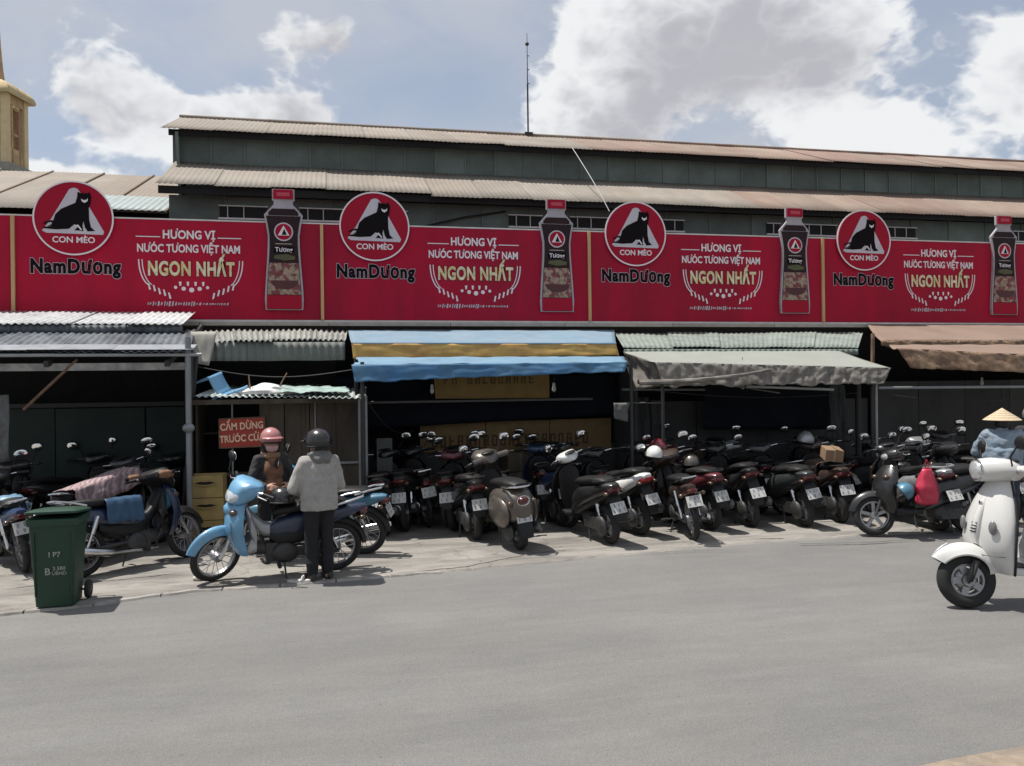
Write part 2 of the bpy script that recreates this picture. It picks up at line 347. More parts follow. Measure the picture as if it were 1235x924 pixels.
# ================================================================== SETTING
def setting():
    # one sheet to the horizon, the carriageway and the forecourt as sheets on it
    g = MB().add([(-400, -300, -0.03), (400, -300, -0.03), (400, 500, -0.03), (-400, 500, -0.03)], [(0, 1, 2, 3)])
    tag(g.build('ground', pm('dust_ground', (0.2, 0.19, 0.17), 0.95, scale=0.5), smooth=0), kind='structure')
    r = MB().grid(lambda u, v: Vector((-70 + 140 * u, -14 + 24.5 * v, -0.018 + 0.006 * mnoise.noise(Vector((u * 60, v * 12, 0))))), 120, 30)
    tag(r.build('road', M_ASPHALT, smooth=60), kind='structure')
    pts = [(-60, 8.0), (-2.95, 8.21), (-1.36, 8.63), (0.6, 8.78), (2.15, 8.95), (5.1, 9.42), (7.44, 9.40), (60, 10.2)]
    def edge(x):
        for (a, b), (c, d) in zip(pts, pts[1:]):
            if a <= x <= c: y = b + (d - b) * (x - a) / (c - a); break
        return y + 0.07 * mnoise.noise(Vector((x * 1.1, 3, 0))) + 0.04 * mnoise.noise(Vector((x * 5, 7, 0)))
    xs = [-60 + 52 * i / 60 for i in range(60)] + [-8 + 24 * i / 300 for i in range(300)] + [16 + 44 * i / 60 for i in range(61)]
    p = MB(); vs = []; n = len(xs)
    for x in xs: vs.append((x, edge(x) - 0.03, -0.02))
    for x in xs: vs.append((x, edge(x), 0.0))
    for x in xs: vs.append((x, 30, 0.0))
    p.add(vs, [(k * n + i, k * n + i + 1, (k + 1) * n + i + 1, (k + 1) * n + i) for k in (0, 1) for i in range(n - 1)])
    tag(p.build('forecourt_pavement', M_CONC, smooth=30), kind='structure')
    # highlight on the forecourt edge, put into the colour of added pale strips
    pale = pm('edge_highlight_pale', (0.33, 0.31, 0.285), .9, var=.25, scale=9, col2=(.22, .205, .19), mixscale=3, objvar=.12)
    root = empty('edge_highlight', (-2, 8.4, 0)); tag(root, kind='structure'); ps = []
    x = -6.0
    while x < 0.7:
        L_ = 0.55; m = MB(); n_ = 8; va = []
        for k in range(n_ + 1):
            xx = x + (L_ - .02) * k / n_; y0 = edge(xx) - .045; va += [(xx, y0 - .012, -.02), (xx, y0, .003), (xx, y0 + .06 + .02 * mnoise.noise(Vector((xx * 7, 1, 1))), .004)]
        m.add(va, [(3 * k + a, 3 * k + a + 3, 3 * k + a + 4, 3 * k + a + 1) for k in range(n_) for a in (0, 1)]); ps.append(m.build('edge_highlight_length', pale, smooth=30)); x += L_
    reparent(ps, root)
    def ribbon(pts_, w, z, name, mat, seed):
        m = MB(); va = []; N_ = 60; P3 = [G(*q) for q in pts_]
        for k in range(N_ + 1):
            t = k / N_ * (len(P3) - 1); i_ = min(int(t), len(P3) - 2); p_ = P3[i_].lerp(P3[i_ + 1], t - i_)
            o_ = .03 * mnoise.noise(Vector((k * .35, seed, 0))) + .015 * mnoise.noise(Vector((k * 1.1, seed, 5))); ww = w * (.6 + .7 * abs(mnoise.noise(Vector((k * .5, 3, seed))))) * min(1, 6 * min(k, N_ - k) / N_ + .1)
            va += [(p_.x, p_.y + o_ - ww / 2, z), (p_.x, p_.y + o_ + ww / 2, z)]
        m.add(va, [(2 * k, 2 * k + 2, 2 * k + 3, 2 * k + 1) for k in range(N_)])
        tag(m.build(name, mat, smooth=0), kind='structure')
    dk_ = pm('crack_dirt', (.05, .046, .042), .95, var=.3, scale=20)
    ribbon([(905, 650), (945, 650), (965, 656), (1040, 655), (1105, 651)], .035, .004, 'pavement_crack', dk_, 1.0)
    ribbon([(0, 712), (60, 704), (140, 700), (230, 690)], .02, .004, 'pavement_crack', dk_, 4.0)
    ribbon([(480, 692), (560, 684), (640, 668), (700, 662)], .022, .004, 'pavement_crack', dk_, 7.0)
    ribbon([(770, 668), (840, 664), (900, 664)], .016, .004, 'pavement_crack', dk_, 9.0)
    # painted kerb of the near traffic island
    k = MB()
    poly = [G(x, y, 0.1).to_2d() for x, y in ((1060, 938), (1098, 924), (1140, 914), (1190, 905), (1240, 897))]
    e = poly[-1]; poly += [e + Vector((1.2, 0.05)), e + Vector((5, -.3)), Vector((e.x + 5, 1.2)), Vector((3.0, 1.2)), poly[0] - Vector((.1, .5))]
    k.prism(poly, lambda a, b, d: Vector((a, b, d)), -0.02, 0.10)
    tag(k.build('island_kerb', pm('ochre_kerb', (0.26, 0.205, 0.15), 0.9, var=0.25, scale=14, bump=0.3, col2=(0.20, 0.165, 0.135), mixscale=5), smooth=0, bev=0.02), kind='structure')
setting()

# ================================================================== sheets and cloths
def qp(q, u, v):
    a = q[0].lerp(q[1], u); b = q[3].lerp(q[2], u); return a.lerp(b, v)
def corrugated(q, n, mat, pitch=0.09, amp=0.011, seed=0, name='roof_sheet', jit=0.008, wav=0.0, ragged=0.0):
    """q = rear-left, rear-right, front-right, front-left; n separate sheets, ribs running down the slope"""
    q = [Vector(p) for p in q]; out = []; rr = random.Random(seed)
    nrm = (q[1] - q[0]).cross(q[3] - q[0]).normalized()
    if nrm.z < 0: nrm = -nrm
    W = (q[1] - q[0]).length / n
    for i in range(n):
        u0 = i / n; u1 = (i + 1) / n + 0.02 / n
        lift = nrm * (rr.uniform(0, jit) + 0.003 * (i % 2)); tilt = rr.uniform(-jit, jit); rag = rr.uniform(-ragged, ragged)
        nu = max(8, int(W / pitch * 4))
        def fn(u, v):
            vv = v * (1 + rag)
            p = qp(q, min(1.02, u0 + (u1 - u0) * u), vv)
            s = (u0 + (u1 - u0) * u) * n * W
            h = amp * math.sin(2 * math.pi * s / pitch) + tilt * (u - 0.5) + wav * mnoise.noise(Vector((s * 1.5, v * 2, seed)))
            return p + nrm * h + lift
        o = MB().grid(fn, nu, 3).build(name, mat, solid=0.003, smooth=70); out.append(o)
    return out
def cloth(q, mat, name, nu=40, nv=10, sag=0.05, wr=0.012, seed=0.0, freq=6.0, solid=0.004, edge=0.0):
    q = [Vector(p) for p in q]
    nrm = (q[1] - q[0]).cross(q[3] - q[0]).normalized()
    if nrm.z < 0 or (abs(nrm.z) < 0.2 and nrm.y > 0): nrm = -nrm
    L = (q[1] - q[0]).length
    def fn(u, v):
        p = qp(q, u, v); s = u * L
        w = wr * (mnoise.noise(Vector((s * freq, v * 2.0, seed))) + 0.6 * mnoise.noise(Vector((s * freq * 2.3, v * 4 + 5, seed))))
        d = -sag * math.sin(math.pi * v) * (0.6 + 0.4 * math.cos(2 * math.pi * s / 1.6))
        e = edge * v * (mnoise.noise(Vector((s * 3.1, 9, seed))) + 0.5 * mnoise.noise(Vector((s * 9, 2, seed))))
        return p + nrm * (w + d) + Vector((0, 0, e))
    return MB().grid(fn, nu, nv).build(name, mat, solid=solid, smooth=80)

# ================================================================== MARKET HALL
def market_hall():
    roofm = pm('beige_sheet', (0.25, 0.222, 0.187), 0.8, var=0.16, scale=3, col2=(0.215, 0.178, 0.145), mixscale=0.35, objvar=0.10, stretch=(1, 0.3, 1))
    roofr = pm('rusty_sheet', (0.215, 0.145, 0.115), 0.85, var=0.18, scale=3, col2=(0.25, 0.195, 0.155), mixscale=0.5, objvar=0.12, stretch=(1, 0.3, 1))
    green = pm('green_wall', (0.118, 0.150, 0.136), 0.75, var=0.16, scale=3, objvar=0.16, col2=(0.092, 0.115, 0.105), mixscale=1.2)
    darkg = pm('dark_green_wall', (0.06, 0.078, 0.07), 0.8, var=0.2, scale=2)
    batten = pm('batten_paint', (0.15, 0.175, 0.16), 0.7)
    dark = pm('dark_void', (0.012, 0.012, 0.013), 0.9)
    white = pm('bar_white', (0.55, 0.56, 0.55), 0.6)
    root = empty('market_hall', (8, 17, 0), 'long green market hall with clerestory and beige corrugated roofs', 'hall')
    ps = []
    XL, XR = -2.98, 34.0
    b = MB()   # carcass
    b.box(((XL + XR) / 2, 19.4, 2.85), (XR - XL - 0.1, 4.7, 5.7)); b.box(((XL + XR) / 2, 20.6, 6.3), (XR - XL - 0.1, 4.0, 1.9))
    ps.append(b.build('wall', darkg, smooth=0))
    # lower roof, upper roof (front slopes in sheets, plain rear slope)
    nsh = 36
    w = (34.0 + 3.13) / nsh
    for i in range(nsh):
        x0 = -3.13 + i * w; x1 = x0 + w; m = roofr if (x0 > 9.4 + rnd.uniform(-1.5, 1.5)) else roofm
        drop = 0.0 if x0 < 1.2 else -0.05
        ps += corrugated([(x0, 18.62, 6.76), (x1, 18.62, 6.76), (x1, 16.5, 5.80 + drop), (x0, 16.5, 5.80 + drop)], 1, m, 0.10, 0.006, seed=i, jit=0.010, ragged=0.02, wav=.008)
        m2 = roofr if (x0 > 5.5 + rnd.uniform(-2, 2)) else roofm
        ps += corrugated([(x0 - 0.2, 20.5, 8.28), (x1 - 0.2, 20.5, 8.28), (x1 - 0.2, 18.15, 7.33), (x0 - 0.2, 18.15, 7.33)], 1, m2, 0.10, 0.006, seed=100 + i, jit=0.012, ragged=0.02, wav=.008)
    ps.append(MB().add([(-3.33, 20.5, 8.27), (34, 20.5, 8.27), (34, 23, 7.2), (-3.33, 23, 7.2)], [(0, 1, 2, 3)]).build('rear_roof_slope', roofm, smooth=0, solid=0.03))
    for i in range(19):     # ridge capping in lengths
        x0 = -3.34 + i * 1.97; ps.append(MB().tube([(x0, 20.5, 8.30), (x0 + 1.99, 20.5, 8.30)], 0.05 + 0.004 * (i % 2), 10).build('ridge_cap', roofr if i > 4 else roofm))
    # near-black strips added to stand in for the shadow under the eaves
    ps.append(MB().box((15.4, 16.62, 5.72), (37.0, 0.05, 0.14)).build('eaves_strip', dark, smooth=0))
    ps.append(MB().box((15.4, 18.3, 7.29), (37.2, 0.05, 0.12)).build('eaves_strip', dark, smooth=0))
    # gable end of the clerestory
    ps.append(MB().prism([(18.2, 7.28), (20.5, 8.22), (22.9, 7.2), (22.9, 6.0), (18.55, 6.0)], lambda a, c, d: Vector((d, a, c)), -3.06, -3.0).build('gable_wall', green, smooth=0))
    ps.append(MB().box((-3.13, 18.75, 7.05), (0.1, 0.22, 0.62)).build('corner_board', green, smooth=0))
    # clerestory boards with pale battens
    pw = 0.682; pme = MB().box((0, 0, 0), (pw - 0.012, 0.04, 0.60)).mesh('panel', 0); bme = MB().box((0, 0, 0), (0.022, 0.022, 0.56)).mesh('batten', 0)
    for i in range(44):
        x = -3.08 + pw * (i + 0.5); o = link('panel', pme, green); o.location = (x, 18.58 + rnd.uniform(-.004, .004), 7.0); ps.append(o)
        o = link('batten', bme, batten); o.location = (x + pw / 2, 18.545, 7.0); o.rotation_euler[1] = rnd.uniform(-.01, .01); ps.append(o)
    # lower wall boards, windows with white bars
    pw2 = 1.02; pme2 = MB().box((0, 0, 0), (pw2 - 0.012, 0.04, 1.3)).mesh('panel', 0)
    for i in range(30):
        x = -2.98 + pw2 * (i + 0.5); o = link('panel', pme2, green); o.location = (x, 16.98 + rnd.uniform(-.004, .004), 5.05); ps.append(o)
        o = link('batten', bme, batten); o.location = (x + pw2 / 2, 16.945, 5.2); o.scale = (0.8, 1, 2.0); ps.append(o)
    for a, c in [(265, 322), (362, 413), (480, 491), (614, 653), (688, 735), (736, 790), (790, 824), (925, 940), (968, 1008), (1058, 1104), (1221, 1262)]:
        y = 262 + (a - 265) * 0.022; p0 = at(a, y, 16.93); p1 = at(c, y, 16.93); xw = p1.x - p0.x; xc = (p0.x + p1.x) / 2; zc = 5.36
        win = MB().box((xc, 16.94, zc), (xw, 0.03, 0.34)).build('window', dark, smooth=0); ps.append(win)
        for dz, hh in ((-.10, .035), (.15, .02), (-.2, .02)): MB().box((xc, 16.90, zc + dz), (xw + 0.04, 0.04, hh)).build('window_bar', white, smooth=0, parent=win)
        for k in range(int(xw / 0.3)): MB().box((p0.x + 0.3 * (k + .5), 16.91, zc + 0.02), (0.015, 0.02, 0.24)).build('mullion', white, parent=win, smooth=0)
    ps.append(MB().tube([at(490, 278, 16.9), at(560, 262, 16.9), at(610, 255, 16.9)], 0.02, 6).build('pipe', dark))
    reparent([o for o in ps if o.parent is None], root)
    # side hall behind, left
    root = empty('side_hall', (-8, 20, 0), 'low hall with beige and pale blue roof sheets beside the tower', 'hall'); ps = []
    paleb = pm('pale_blue_sheet', (0.26, 0.305, 0.305), 0.6, var=0.1, scale=3, objvar=0.06)
    n = 14; w = 16.0 / n
    for i in range(n):
        x1 = -3.05 - i * w; x0 = x1 - w
        m = paleb if i in (4, 5) else roofm
        ps += corrugated([(x0, 22, 7.24), (x1, 22, 7.24), (x1, 17.0, 5.35), (x0, 17.0, 5.35)], 1, m, 0.10, 0.005, seed=200 + i, jit=0.02)
        if i < 2:
            ps += corrugated([(x0, 18.6, 5.99), (x1, 18.6, 5.99), (x1, 16.9, 5.36), (x0, 16.9, 5.36)], 1, paleb, 0.12, 0.010, seed=240 + i, jit=0.01)
        ps.append(MB().tube([(x1, 21.98, 7.27), (x1, 17.0, 5.385)], 0.022, 6).build('roof_seam', pm('seam_brown', (0.28, 0.21, 0.16), 0.8)))
    ps.append(MB().box((-11, 20.5, 2.6), (15.9, 6.4, 5.1)).build('wall', green, smooth=0))
    ps.append(MB().prism([(17.3, 5.1), (22, 7.1), (26, 5.1)], lambda a, c, d: Vector((d, a, c)), -18.9, -3.1).build('gable_wall', green, smooth=0))
    reparent(ps, root)
    # bell tower
    ochre = pm('ochre_plaster', (0.50, 0.345, 0.18), 0.85, var=0.22, scale=5, col2=(0.38, 0.25, 0.14), mixscale=2)
    ochl = pm('pale_ochre_plaster', (0.60, 0.46, 0.27), 0.85, var=0.15, scale=5)
    cx, cy = -8.66, 25.0; hw = 0.48; ta = R_(-14); rt = Matrix.Rotation(ta, 3, 'Z'); O = Vector((cx, cy, 0))
    shade_plaster = pm('tower_shade_plaster', (0.34, 0.19, 0.12), .9, var=.2)  # darker copy of the plaster, shade put into its colour
    root = empty('tower', (cx, cy, 0), 'ochre square tower with open slots, projecting curved cap and spire', 'tower'); ps = []
    ps.append(MB().box((cx, cy, 3.9), (1.1, 1.1, 7.8), rt).build('shaft', ochre, smooth=0))
    ps.append(MB().box((cx, cy, 7.92), (1.2, 1.2, .24), rt).build('base_moulding', pm('grey_plaster', (0.25, 0.23, 0.2), .9), smooth=0, bev=.03))
    for sx in (-1, 1):
        for sy in (-1, 1):
            ps.append(MB().box(O + rt @ Vector((sx * (hw - .09), sy * (hw - .09), 8.98)), (.18, .18, 1.9), rt).build('corner_pillar', ochl, smooth=0, bev=.02))
    for q in range(4):
        r4 = rt @ Matrix.Rotation(R_(90 * q), 3, 'Z')
        for off in (-.16, .16): ps.append(MB().box(O + r4 @ Vector((off, -hw + .10, 8.98)), (.07, .10, 1.88), r4).build('mullion_pillar', ochre if off < 0 else shade_plaster, smooth=0, bev=.01))
        ps.append(MB().box(O + r4 @ Vector((0, -hw + .09, 8.28)), (.62, .08, .46), r4).build('parapet_panel', ochre, smooth=0, bev=.01))
        ps.append(MB().box(O + r4 @ Vector((0, -hw + .10, 9.80)), (.74, .14, .24), r4).build('lintel', ochre, smooth=0, bev=.01))
        poly = [(-.15, 9.70), (.15, 9.70), (.15, 9.55)] + [(.15 * math.cos(R_(a)), 9.5 + .15 * math.sin(R_(a))) for a in range(15, 180, 15)] + [(-.15, 9.55)]
        ps.append(MB().prism(poly, lambda a, c, d: O + r4 @ Vector((a, -hw + .10 + d, c)), -.05, .05).build('arch', ochl, smooth=0))
        ps.append(MB().tube([O + r4 @ Vector((-.15, -hw + .1, 8.9)), O + r4 @ Vector((.15, -hw + .1, 8.9))], .04, 8).build('cross_rail', ochre))
    def sq(z, h): return [O + rt @ Vector((a * h, b * h, z)) for a, b in ((-1, -1), (-.33, -1.0), (.33, -1.0), (1, -1), (1, -.33), (1, .33), (1, 1), (.33, 1), (-.33, 1), (-1, 1), (-1, .33), (-1, -.33))]
    ps.append(MB().loft([sq(9.93, .48), sq(9.88, .60), sq(9.94, .62), sq(10.04, .59), sq(10.16, .51), sq(10.25, .38), sq(10.32, .22), sq(10.40, .10)]).build('cap', pm('cap_plaster', (.46, .36, .20), .85, var=.2, scale=6), smooth=50))
    ps.append(MB().lathe([(0.12, 0), (0.08, .3), (0.03, 1.0), (0.004, 1.5)], (cx, cy, 10.38), (0, 0, 1), 10).build('spire', ochre))
    reparent(ps, root)
    # lightning rod and slack cable
    rp = at(637, 163, 20.5); root = empty('lightning_rod', (rp.x, rp.y, 8.3), 'thin dark lightning rod standing on the hall ridge', 'rod'); dm = pm('dark_steel', (0.05, 0.05, 0.055), .5, .6)
    ps = [MB().tube([(rp.x, rp.y, 8.3), (rp.x, rp.y, 9.6)], 0.022, 8).build('mast', dm), MB().tube([(rp.x, rp.y, 9.6), (rp.x, rp.y, 10.9)], [0.014, 0.006], 8).build('tip', dm),
          MB().ell((rp.x, rp.y, 10.62), (0.05, 0.05, 0.05)).build('ball', dm), MB().box((rp.x, rp.y, 8.33), (0.2, 0.2, 0.05)).build('foot', dm, smooth=0)]
    for k in range(3): ps.append(MB().tube([(rp.x, rp.y, 9.62 + k * .35), (rp.x + .05, rp.y, 9.62 + k * .35)], .012, 6).build('clamp', dm))
    reparent(ps, root)
    a = at(690, 178, 18.1); c = at(735, 255, 16.3)
    pth = [a.lerp(c, t) + Vector((0, -0.25 * math.sin(math.pi * t), -0.15 * math.sin(math.pi * t))) for t in [i / 12 for i in range(13)]]
    tag(MB().tube(pth, 0.008, 6).build('cable', pm('grey_cable', (0.42, 0.42, 0.42), .6)), 'pale slack cable hanging from the clerestory eaves', 'cable')
market_hall()

# ================================================================== BILLBOARDS
BY, BZ0, BZ1, BW, BX0 = 14.0, 3.075, 4.645, 4.585, -4.685
def billboards():
    red = pm('billboard_red', (0.39, 0.008, 0.034), 0.6, var=0.12, scale=2.2, spec=0.15, col2=(0.30, 0.010, 0.032), mixscale=1.4, stretch=(1, 1, .22), bump=.25, bscale=3)
    redd = pm('emblem_red', (0.34, 0.007, 0.028), 0.55, var=0.05, spec=0.15)
    white = pm('print_white', (0.74, 0.68, 0.70), 0.6, var=0.05)
    lilac = pm('print_grey', (0.52, 0.48, 0.53), 0.6, var=0.08)
    black = pm('print_black', (0.008, 0.006, 0.007), 0.7, spec=.08)
    gold = pm('print_gold', (0.62, 0.47, 0.22), 0.6, var=.3, scale=14, col2=(0.74, 0.66, 0.50), mixscale=9)
    wood = pm('divider_wood', (0.50, 0.32, 0.15), 0.7, scale=10, stretch=(1, 1, .2))
    trim = pm('trim_pale', (0.60, 0.56, 0.54), 0.6)
    brown = pm('bottle_dark', (0.024, 0.010, 0.012), 0.5, var=.2, spec=.2)
    olive = pm('label_olive', (0.075, 0.075, 0.025), 0.5)
    food = pm('bowl_print', (0.30, 0.22, 0.16), 0.6, var=.6, scale=26, col2=(0.16, 0.035, 0.04), mixscale=9, lo=.47, hi=.53)
    bowl = pm('bowl_dark', (0.07, 0.012, 0.015), .5)
    cream = pm('label_cream', (0.5, 0.44, 0.36), .6, var=.35, scale=40)
    backm = pm('board_back', (0.12, 0.1, 0.1), .8)
    cat = [(372, 112), (388, 121), (430, 123), (441, 113), (451, 140), (447, 185), (437, 215), (438, 290), (448, 340), (472, 362), (428, 366), (412, 340), (404, 300), (398, 330), (402, 364), (350, 360),
           (378, 334), (350, 322), (318, 352), (240, 358), (170, 352), (163, 345), (214, 338), (232, 325), (228, 300), (240, 260), (275, 225), (330, 198), (358, 185), (368, 150)]
    tail = [(163, 322), (185, 310), (215, 300), (232, 304), (236, 320), (222, 334), (196, 338), (216, 326), (222, 314), (205, 312), (180, 324)]
    tri = [(346, 88), (368, 92), (384, 112), (452, 232), (526, 368), (518, 386), (184, 380), (160, 366), (216, 288), (322, 98)]
    eye = [(392, 156), (404, 166), (424, 164), (432, 152), (430, 172), (412, 184), (396, 174)]
    legs = [(344, 338), (372, 324), (396, 356), (388, 360), (370, 336)]
    ox, oz = (345 - 345), 0
    def em(p): return ((p[0] - 345) / 5.135 / 81.0, -(p[1] - 282) / 5.135 / 81.0)
    XW = lambda a, c, d: Vector((a, -d, c))
    def body_w(t):     # bottle half width along height 0..1 (label part)
        pts = [(0, .275), (.02, .29), (.12, .285), (.30, .262), (.5, .235), (.62, .228), (.70, .245), (.78, .285), (.83, .285), (.865, .22), (.885, .135), (.90, .13)]
        for (a, b_), (c, d) in zip(pts, pts[1:]):
            if a <= t <= c: return b_ + (d - b_) * (t - a) / (c - a)
        return .13
    BH = 1.90
    def bslice(t0, t1, inset, n=10):
        L = [(-(body_w(t0 + (t1 - t0) * i / n) - inset), (t0 + (t1 - t0) * i / n) * BH) for i in range(n + 1)]
        return L + [(-a, b_) for a, b_ in reversed(L)]
    side_lbl = ['bridging the corrugated roof and the ragged grey awning', 'above the blue and yellow awning', 'above the pale green awning', 'above the brown awning']
    txt = {}
    def T(key, *a, **k):
        if key not in txt: txt[key] = text_mesh(*a, **k)
        return txt[key]
    shapes = {}
    def S(key, fn):
        if key not in shapes: shapes[key] = fn()
        return shapes[key]
    for i in range(-1, 4):
        x0 = BX0 + BW * i
        lab = 'red soy sauce billboard ' + side_lbl[i] if i >= 0 else 'red billboard edge beside the first wooden divider, above the corrugated roof'
        root = empty('billboard', (x0, BY, BZ0), lab, 'billboard', 'red billboards in a row')
        def put(name, me, mat, u, w, layer, parent=root, rot=True):
            o = link(name, me, mat, parent)
            if parent is root: o.location = (u, -layer, w)
            else: o.location = (u, -layer, w)
            if rot: o.rotation_euler = (R_(90), 0, 0)
            return o
        put('board', S('board', lambda: MB().box((BW / 2, 0, (BZ1 - BZ0) / 2), (BW - 0.004, 0.06, BZ1 - BZ0)).mesh('board', 0)), red, 0, 0, 0, rot=False)
        put('top_trim', S('tt', lambda: MB().box((BW / 2, 0, 0), (BW - .004, 0.075, 0.022)).mesh('top_trim', 0)), trim, 0, BZ1 - BZ0 + 0.012, 0, rot=False)
        put('bottom_trim', S('bt', lambda: MB().box((BW / 2, 0, 0), (BW - .004, 0.09, 0.05)).mesh('bottom_trim', 0)), trim, 0, -0.03, 0, rot=False)
        put('divider', S('dv', lambda: MB().box((0, 0, (BZ1 - BZ0) / 2), (0.05, 0.05, BZ1 - BZ0)).mesh('divider', 0)), wood, 0.0 if i >= 0 else 0.02, 0, 0.045, rot=False)
        if i >= 0:
            for k in range(3):
                put('strut', S('st', lambda: MB().tube([(0, 0.05, 1.2), (0, 1.1, 0.0), (0, 1.2, -0.6)], .025, 6).mesh('strut')), backm, 0.8 + 1.5 * k, 0, 0, rot=False)
        # emblem
        ex, ez = 0.86, BZ1 - BZ0 - 0.02
        disc = put('emblem', S('disc', lambda: MB().lathe([(0.565, 0), (0.565, 0.04)], (0, 0, 0), (0, -1, 0), 48).mesh('emblem', 30)), redd, ex, ez, 0.035, rot=False)
        put('ring', S('ring', lambda: MB().lathe([(0.552, 0), (0.575, 0), (0.575, .012), (0.552, .012)], (0, 0, 0), (0, -1, 0), 56, closed=True).mesh('ring', 30)), white, 0, 0, 0.036, disc, False)
        put('triangle', S('tri', lambda: MB().prism([em(p) for p in tri], XW, 0, .006).mesh('triangle', 0)), lilac, 0, 0, 0.040, disc, False)
        put('cat_silhouette', S('cat', lambda: MB().prism([em(p) for p in cat], XW, 0, .005).mesh('cat_silhouette', 0)), black, 0, 0, 0.046, disc, False)
        put('cat_tail', S('tail', lambda: MB().prism([em(p) for p in tail], XW, 0, .005).mesh('cat_tail', 0)), black, 0, 0, 0.0475, disc, False)
        put('cat_eye', S('eye', lambda: MB().prism([em(p) for p in eye], XW, 0, .004).mesh('cat_eye', 0)), white, 0, 0, 0.051, disc, False)
        put('cat_leg_line', S('cleg', lambda: MB().prism([em(p) for p in legs], XW, 0, .004).mesh('cat_leg_line', 0)), white, 0, 0, 0.051, disc, False)
        put('lettering', T('cm', 'CON MÈO', 0.13, 0.02), white, 0.0, -0.34, 0.044, disc)
        if True:
            # wordmark: dark letters with a pale edge
            w1 = put('wordmark', T('nd1', 'NamDương', 0.30, 0.072, .004, sx=0.81, spacing=1.12), lilac, 0.87, 0.80, 0.034)
            put('wordmark_fill', T('nd2', 'NamDương', 0.30, 0.042, .006, sx=0.81, spacing=1.12), black, 0, 0, 0, w1, rot=False).location = (0, 0, 0.005)
            put('lettering', T('hv', 'HƯƠNG VỊ'.replace('Ơ', 'O'), 0.185, 0.028, sx=.84), white, 2.53, 1.335, 0.034)
            put('lettering', T('nt', 'NƯỚC TƯƠNG VIỆT NAM'.replace('Ơ', 'O').replace('Ớ', 'Ó'), 0.175, 0.028, sx=0.75), white, 2.53, 1.115, 0.034)
            g1 = put('slogan', T('nn0', 'NGON NHẤT', 0.31, 0.065, .003, sx=0.645, spacing=1.08), black, 2.56, 0.79, 0.033)
            put('slogan_fill', T('nn', 'NGON NHẤT', 0.31, 0.040, .006, sx=0.645, spacing=1.08), gold, 0, 0, 0, g1, rot=False).location = (0, 0, 0.004)
            rule = S('rule', lambda: MB().box((0, 0, 0), (0.36, 0.006, 0.014)).mesh('rule', 0))
            put('rule', rule, white, 1.92, 1.30, 0.034, rot=False); put('rule', rule, white, 3.14, 1.30, 0.034, rot=False)
            # laurel: two double arcs turning into leaves, dots between
            def arcs(sg):
                m = MB()
                for rr_, w_ in ((0.0, 0.018), (0.05, 0.014)):
                    pa = []
                    for k in range(13):
                        t = k / 12 * 1.25; pa.append((sg * (0.78 - rr_ - (0.20 * (1 - math.cos(t)))), 0.16 - 0.42 * math.sin(t)))
                    for (a, b_), (c, d) in zip(pa, pa[1:]):
                        dx, dz = c - a, d - b_; l = math.hypot(dx, dz); nx, nz = -dz / l * w_ / 2, dx / l * w_ / 2
                        m.prism([(a - nx, b_ - nz), (c - nx, d - nz), (c + nx, d + nz), (a + nx, b_ + nz)], XW, 0, .005)
                for k in range(5):
                    a = sg * (0.62 - 0.075 * k); b_ = -0.27 - 0.035 * k + .01 * (k % 2)
                    m.prism([(a - .012, b_ - .05), (a + .016, b_ - .04), (a + .022 * sg + .012, b_ + .05), (a + .02 * sg - .012, b_ + .055)], XW, 0, .005)
                return m.mesh('laurel', 0)
            put('laurel', S('lau1', lambda: arcs(1)), white, 2.56, 0.78, 0.033, rot=False)
            put('laurel', S('lau-1', lambda: arcs(-1)), white, 2.56, 0.78, 0.033, rot=False)
            def dots():
                m = MB()
                for k in range(4): m.prism([(-0.17 + .115 * k + dx, -0.235 + dz) for dx, dz in ((-.012, -.035), (.012, -.035), (.02, .03), (-.02, .03))], XW, 0, .005)
                for k, s_ in enumerate((.026, .034, .04, .034, .026)): m.prism([(-0.24 + .12 * k + s_ * math.cos(a), -0.335 + .02 * (abs(k - 2)) + s_ * math.sin(a)) for a in [R_(x) for x in range(0, 360, 45)]], XW, 0, .005)
                return m.mesh('stars', 0)
            put('stars', S('dots', dots), white, 2.56, 0.80, 0.033, rot=False)
            def scrawl():
                m = MB(); r2 = random.Random(4); x = -0.62
                while x < 0.60:
                    h = r2.uniform(.03, .08) if x < .1 else r2.uniform(.02, .045); w_ = r2.uniform(.018, .04)
                    m.prism([(x, -h / 2), (x + w_ * .7, -h / 2), (x + w_ * .7 + .012, h / 2), (x + .012, h / 2)], XW, 0, .004)
                    if r2.random() < .5: m.prism([(x, -.01), (x + w_, -.012), (x + w_, .004), (x, .004)], XW, 0, .004)
                    x += w_ + r2.uniform(.008, .02)
                return m.mesh('small_print', 0)
            put('small_print', S('scr', scrawl), lilac, 2.52, 0.245, 0.033, rot=False)['kind'] = 'stuff'
            # bottle cut-out
            bx, bz = 3.985, 0.155
            bt = put('bottle_cutout', S('b0', lambda: MB().prism(bslice(0, .9, -0.018), XW, 0, .05).prism([(-.15, BH * .9), (.15, BH * .9), (.15, BH * .93), (.175, BH * .935), (.175, BH * 1.03), (-.175, BH * 1.03), (-.175, BH * .935), (-.15, BH * .93)], XW, 0.001, .05).mesh('bottle_cutout', 0)), pm('cutout_edge', (.36, .33, .36), .6), bx, bz, 0.035, rot=False)
            def sub(nm, key, fn, mat, lay): put(nm, S(key, fn), mat, 0, 0, lay, bt, False)
            sub('bottle_body', 'b1', lambda: MB().prism(bslice(0.005, .80, 0.012), XW, 0, .005).mesh('bottle_body', 0), brown, .051)
            sub('bottle_neck', 'b1n', lambda: MB().prism(bslice(.805, .862, 0.05), XW, 0, .005).mesh('bottle_neck', 0), brown, .051)
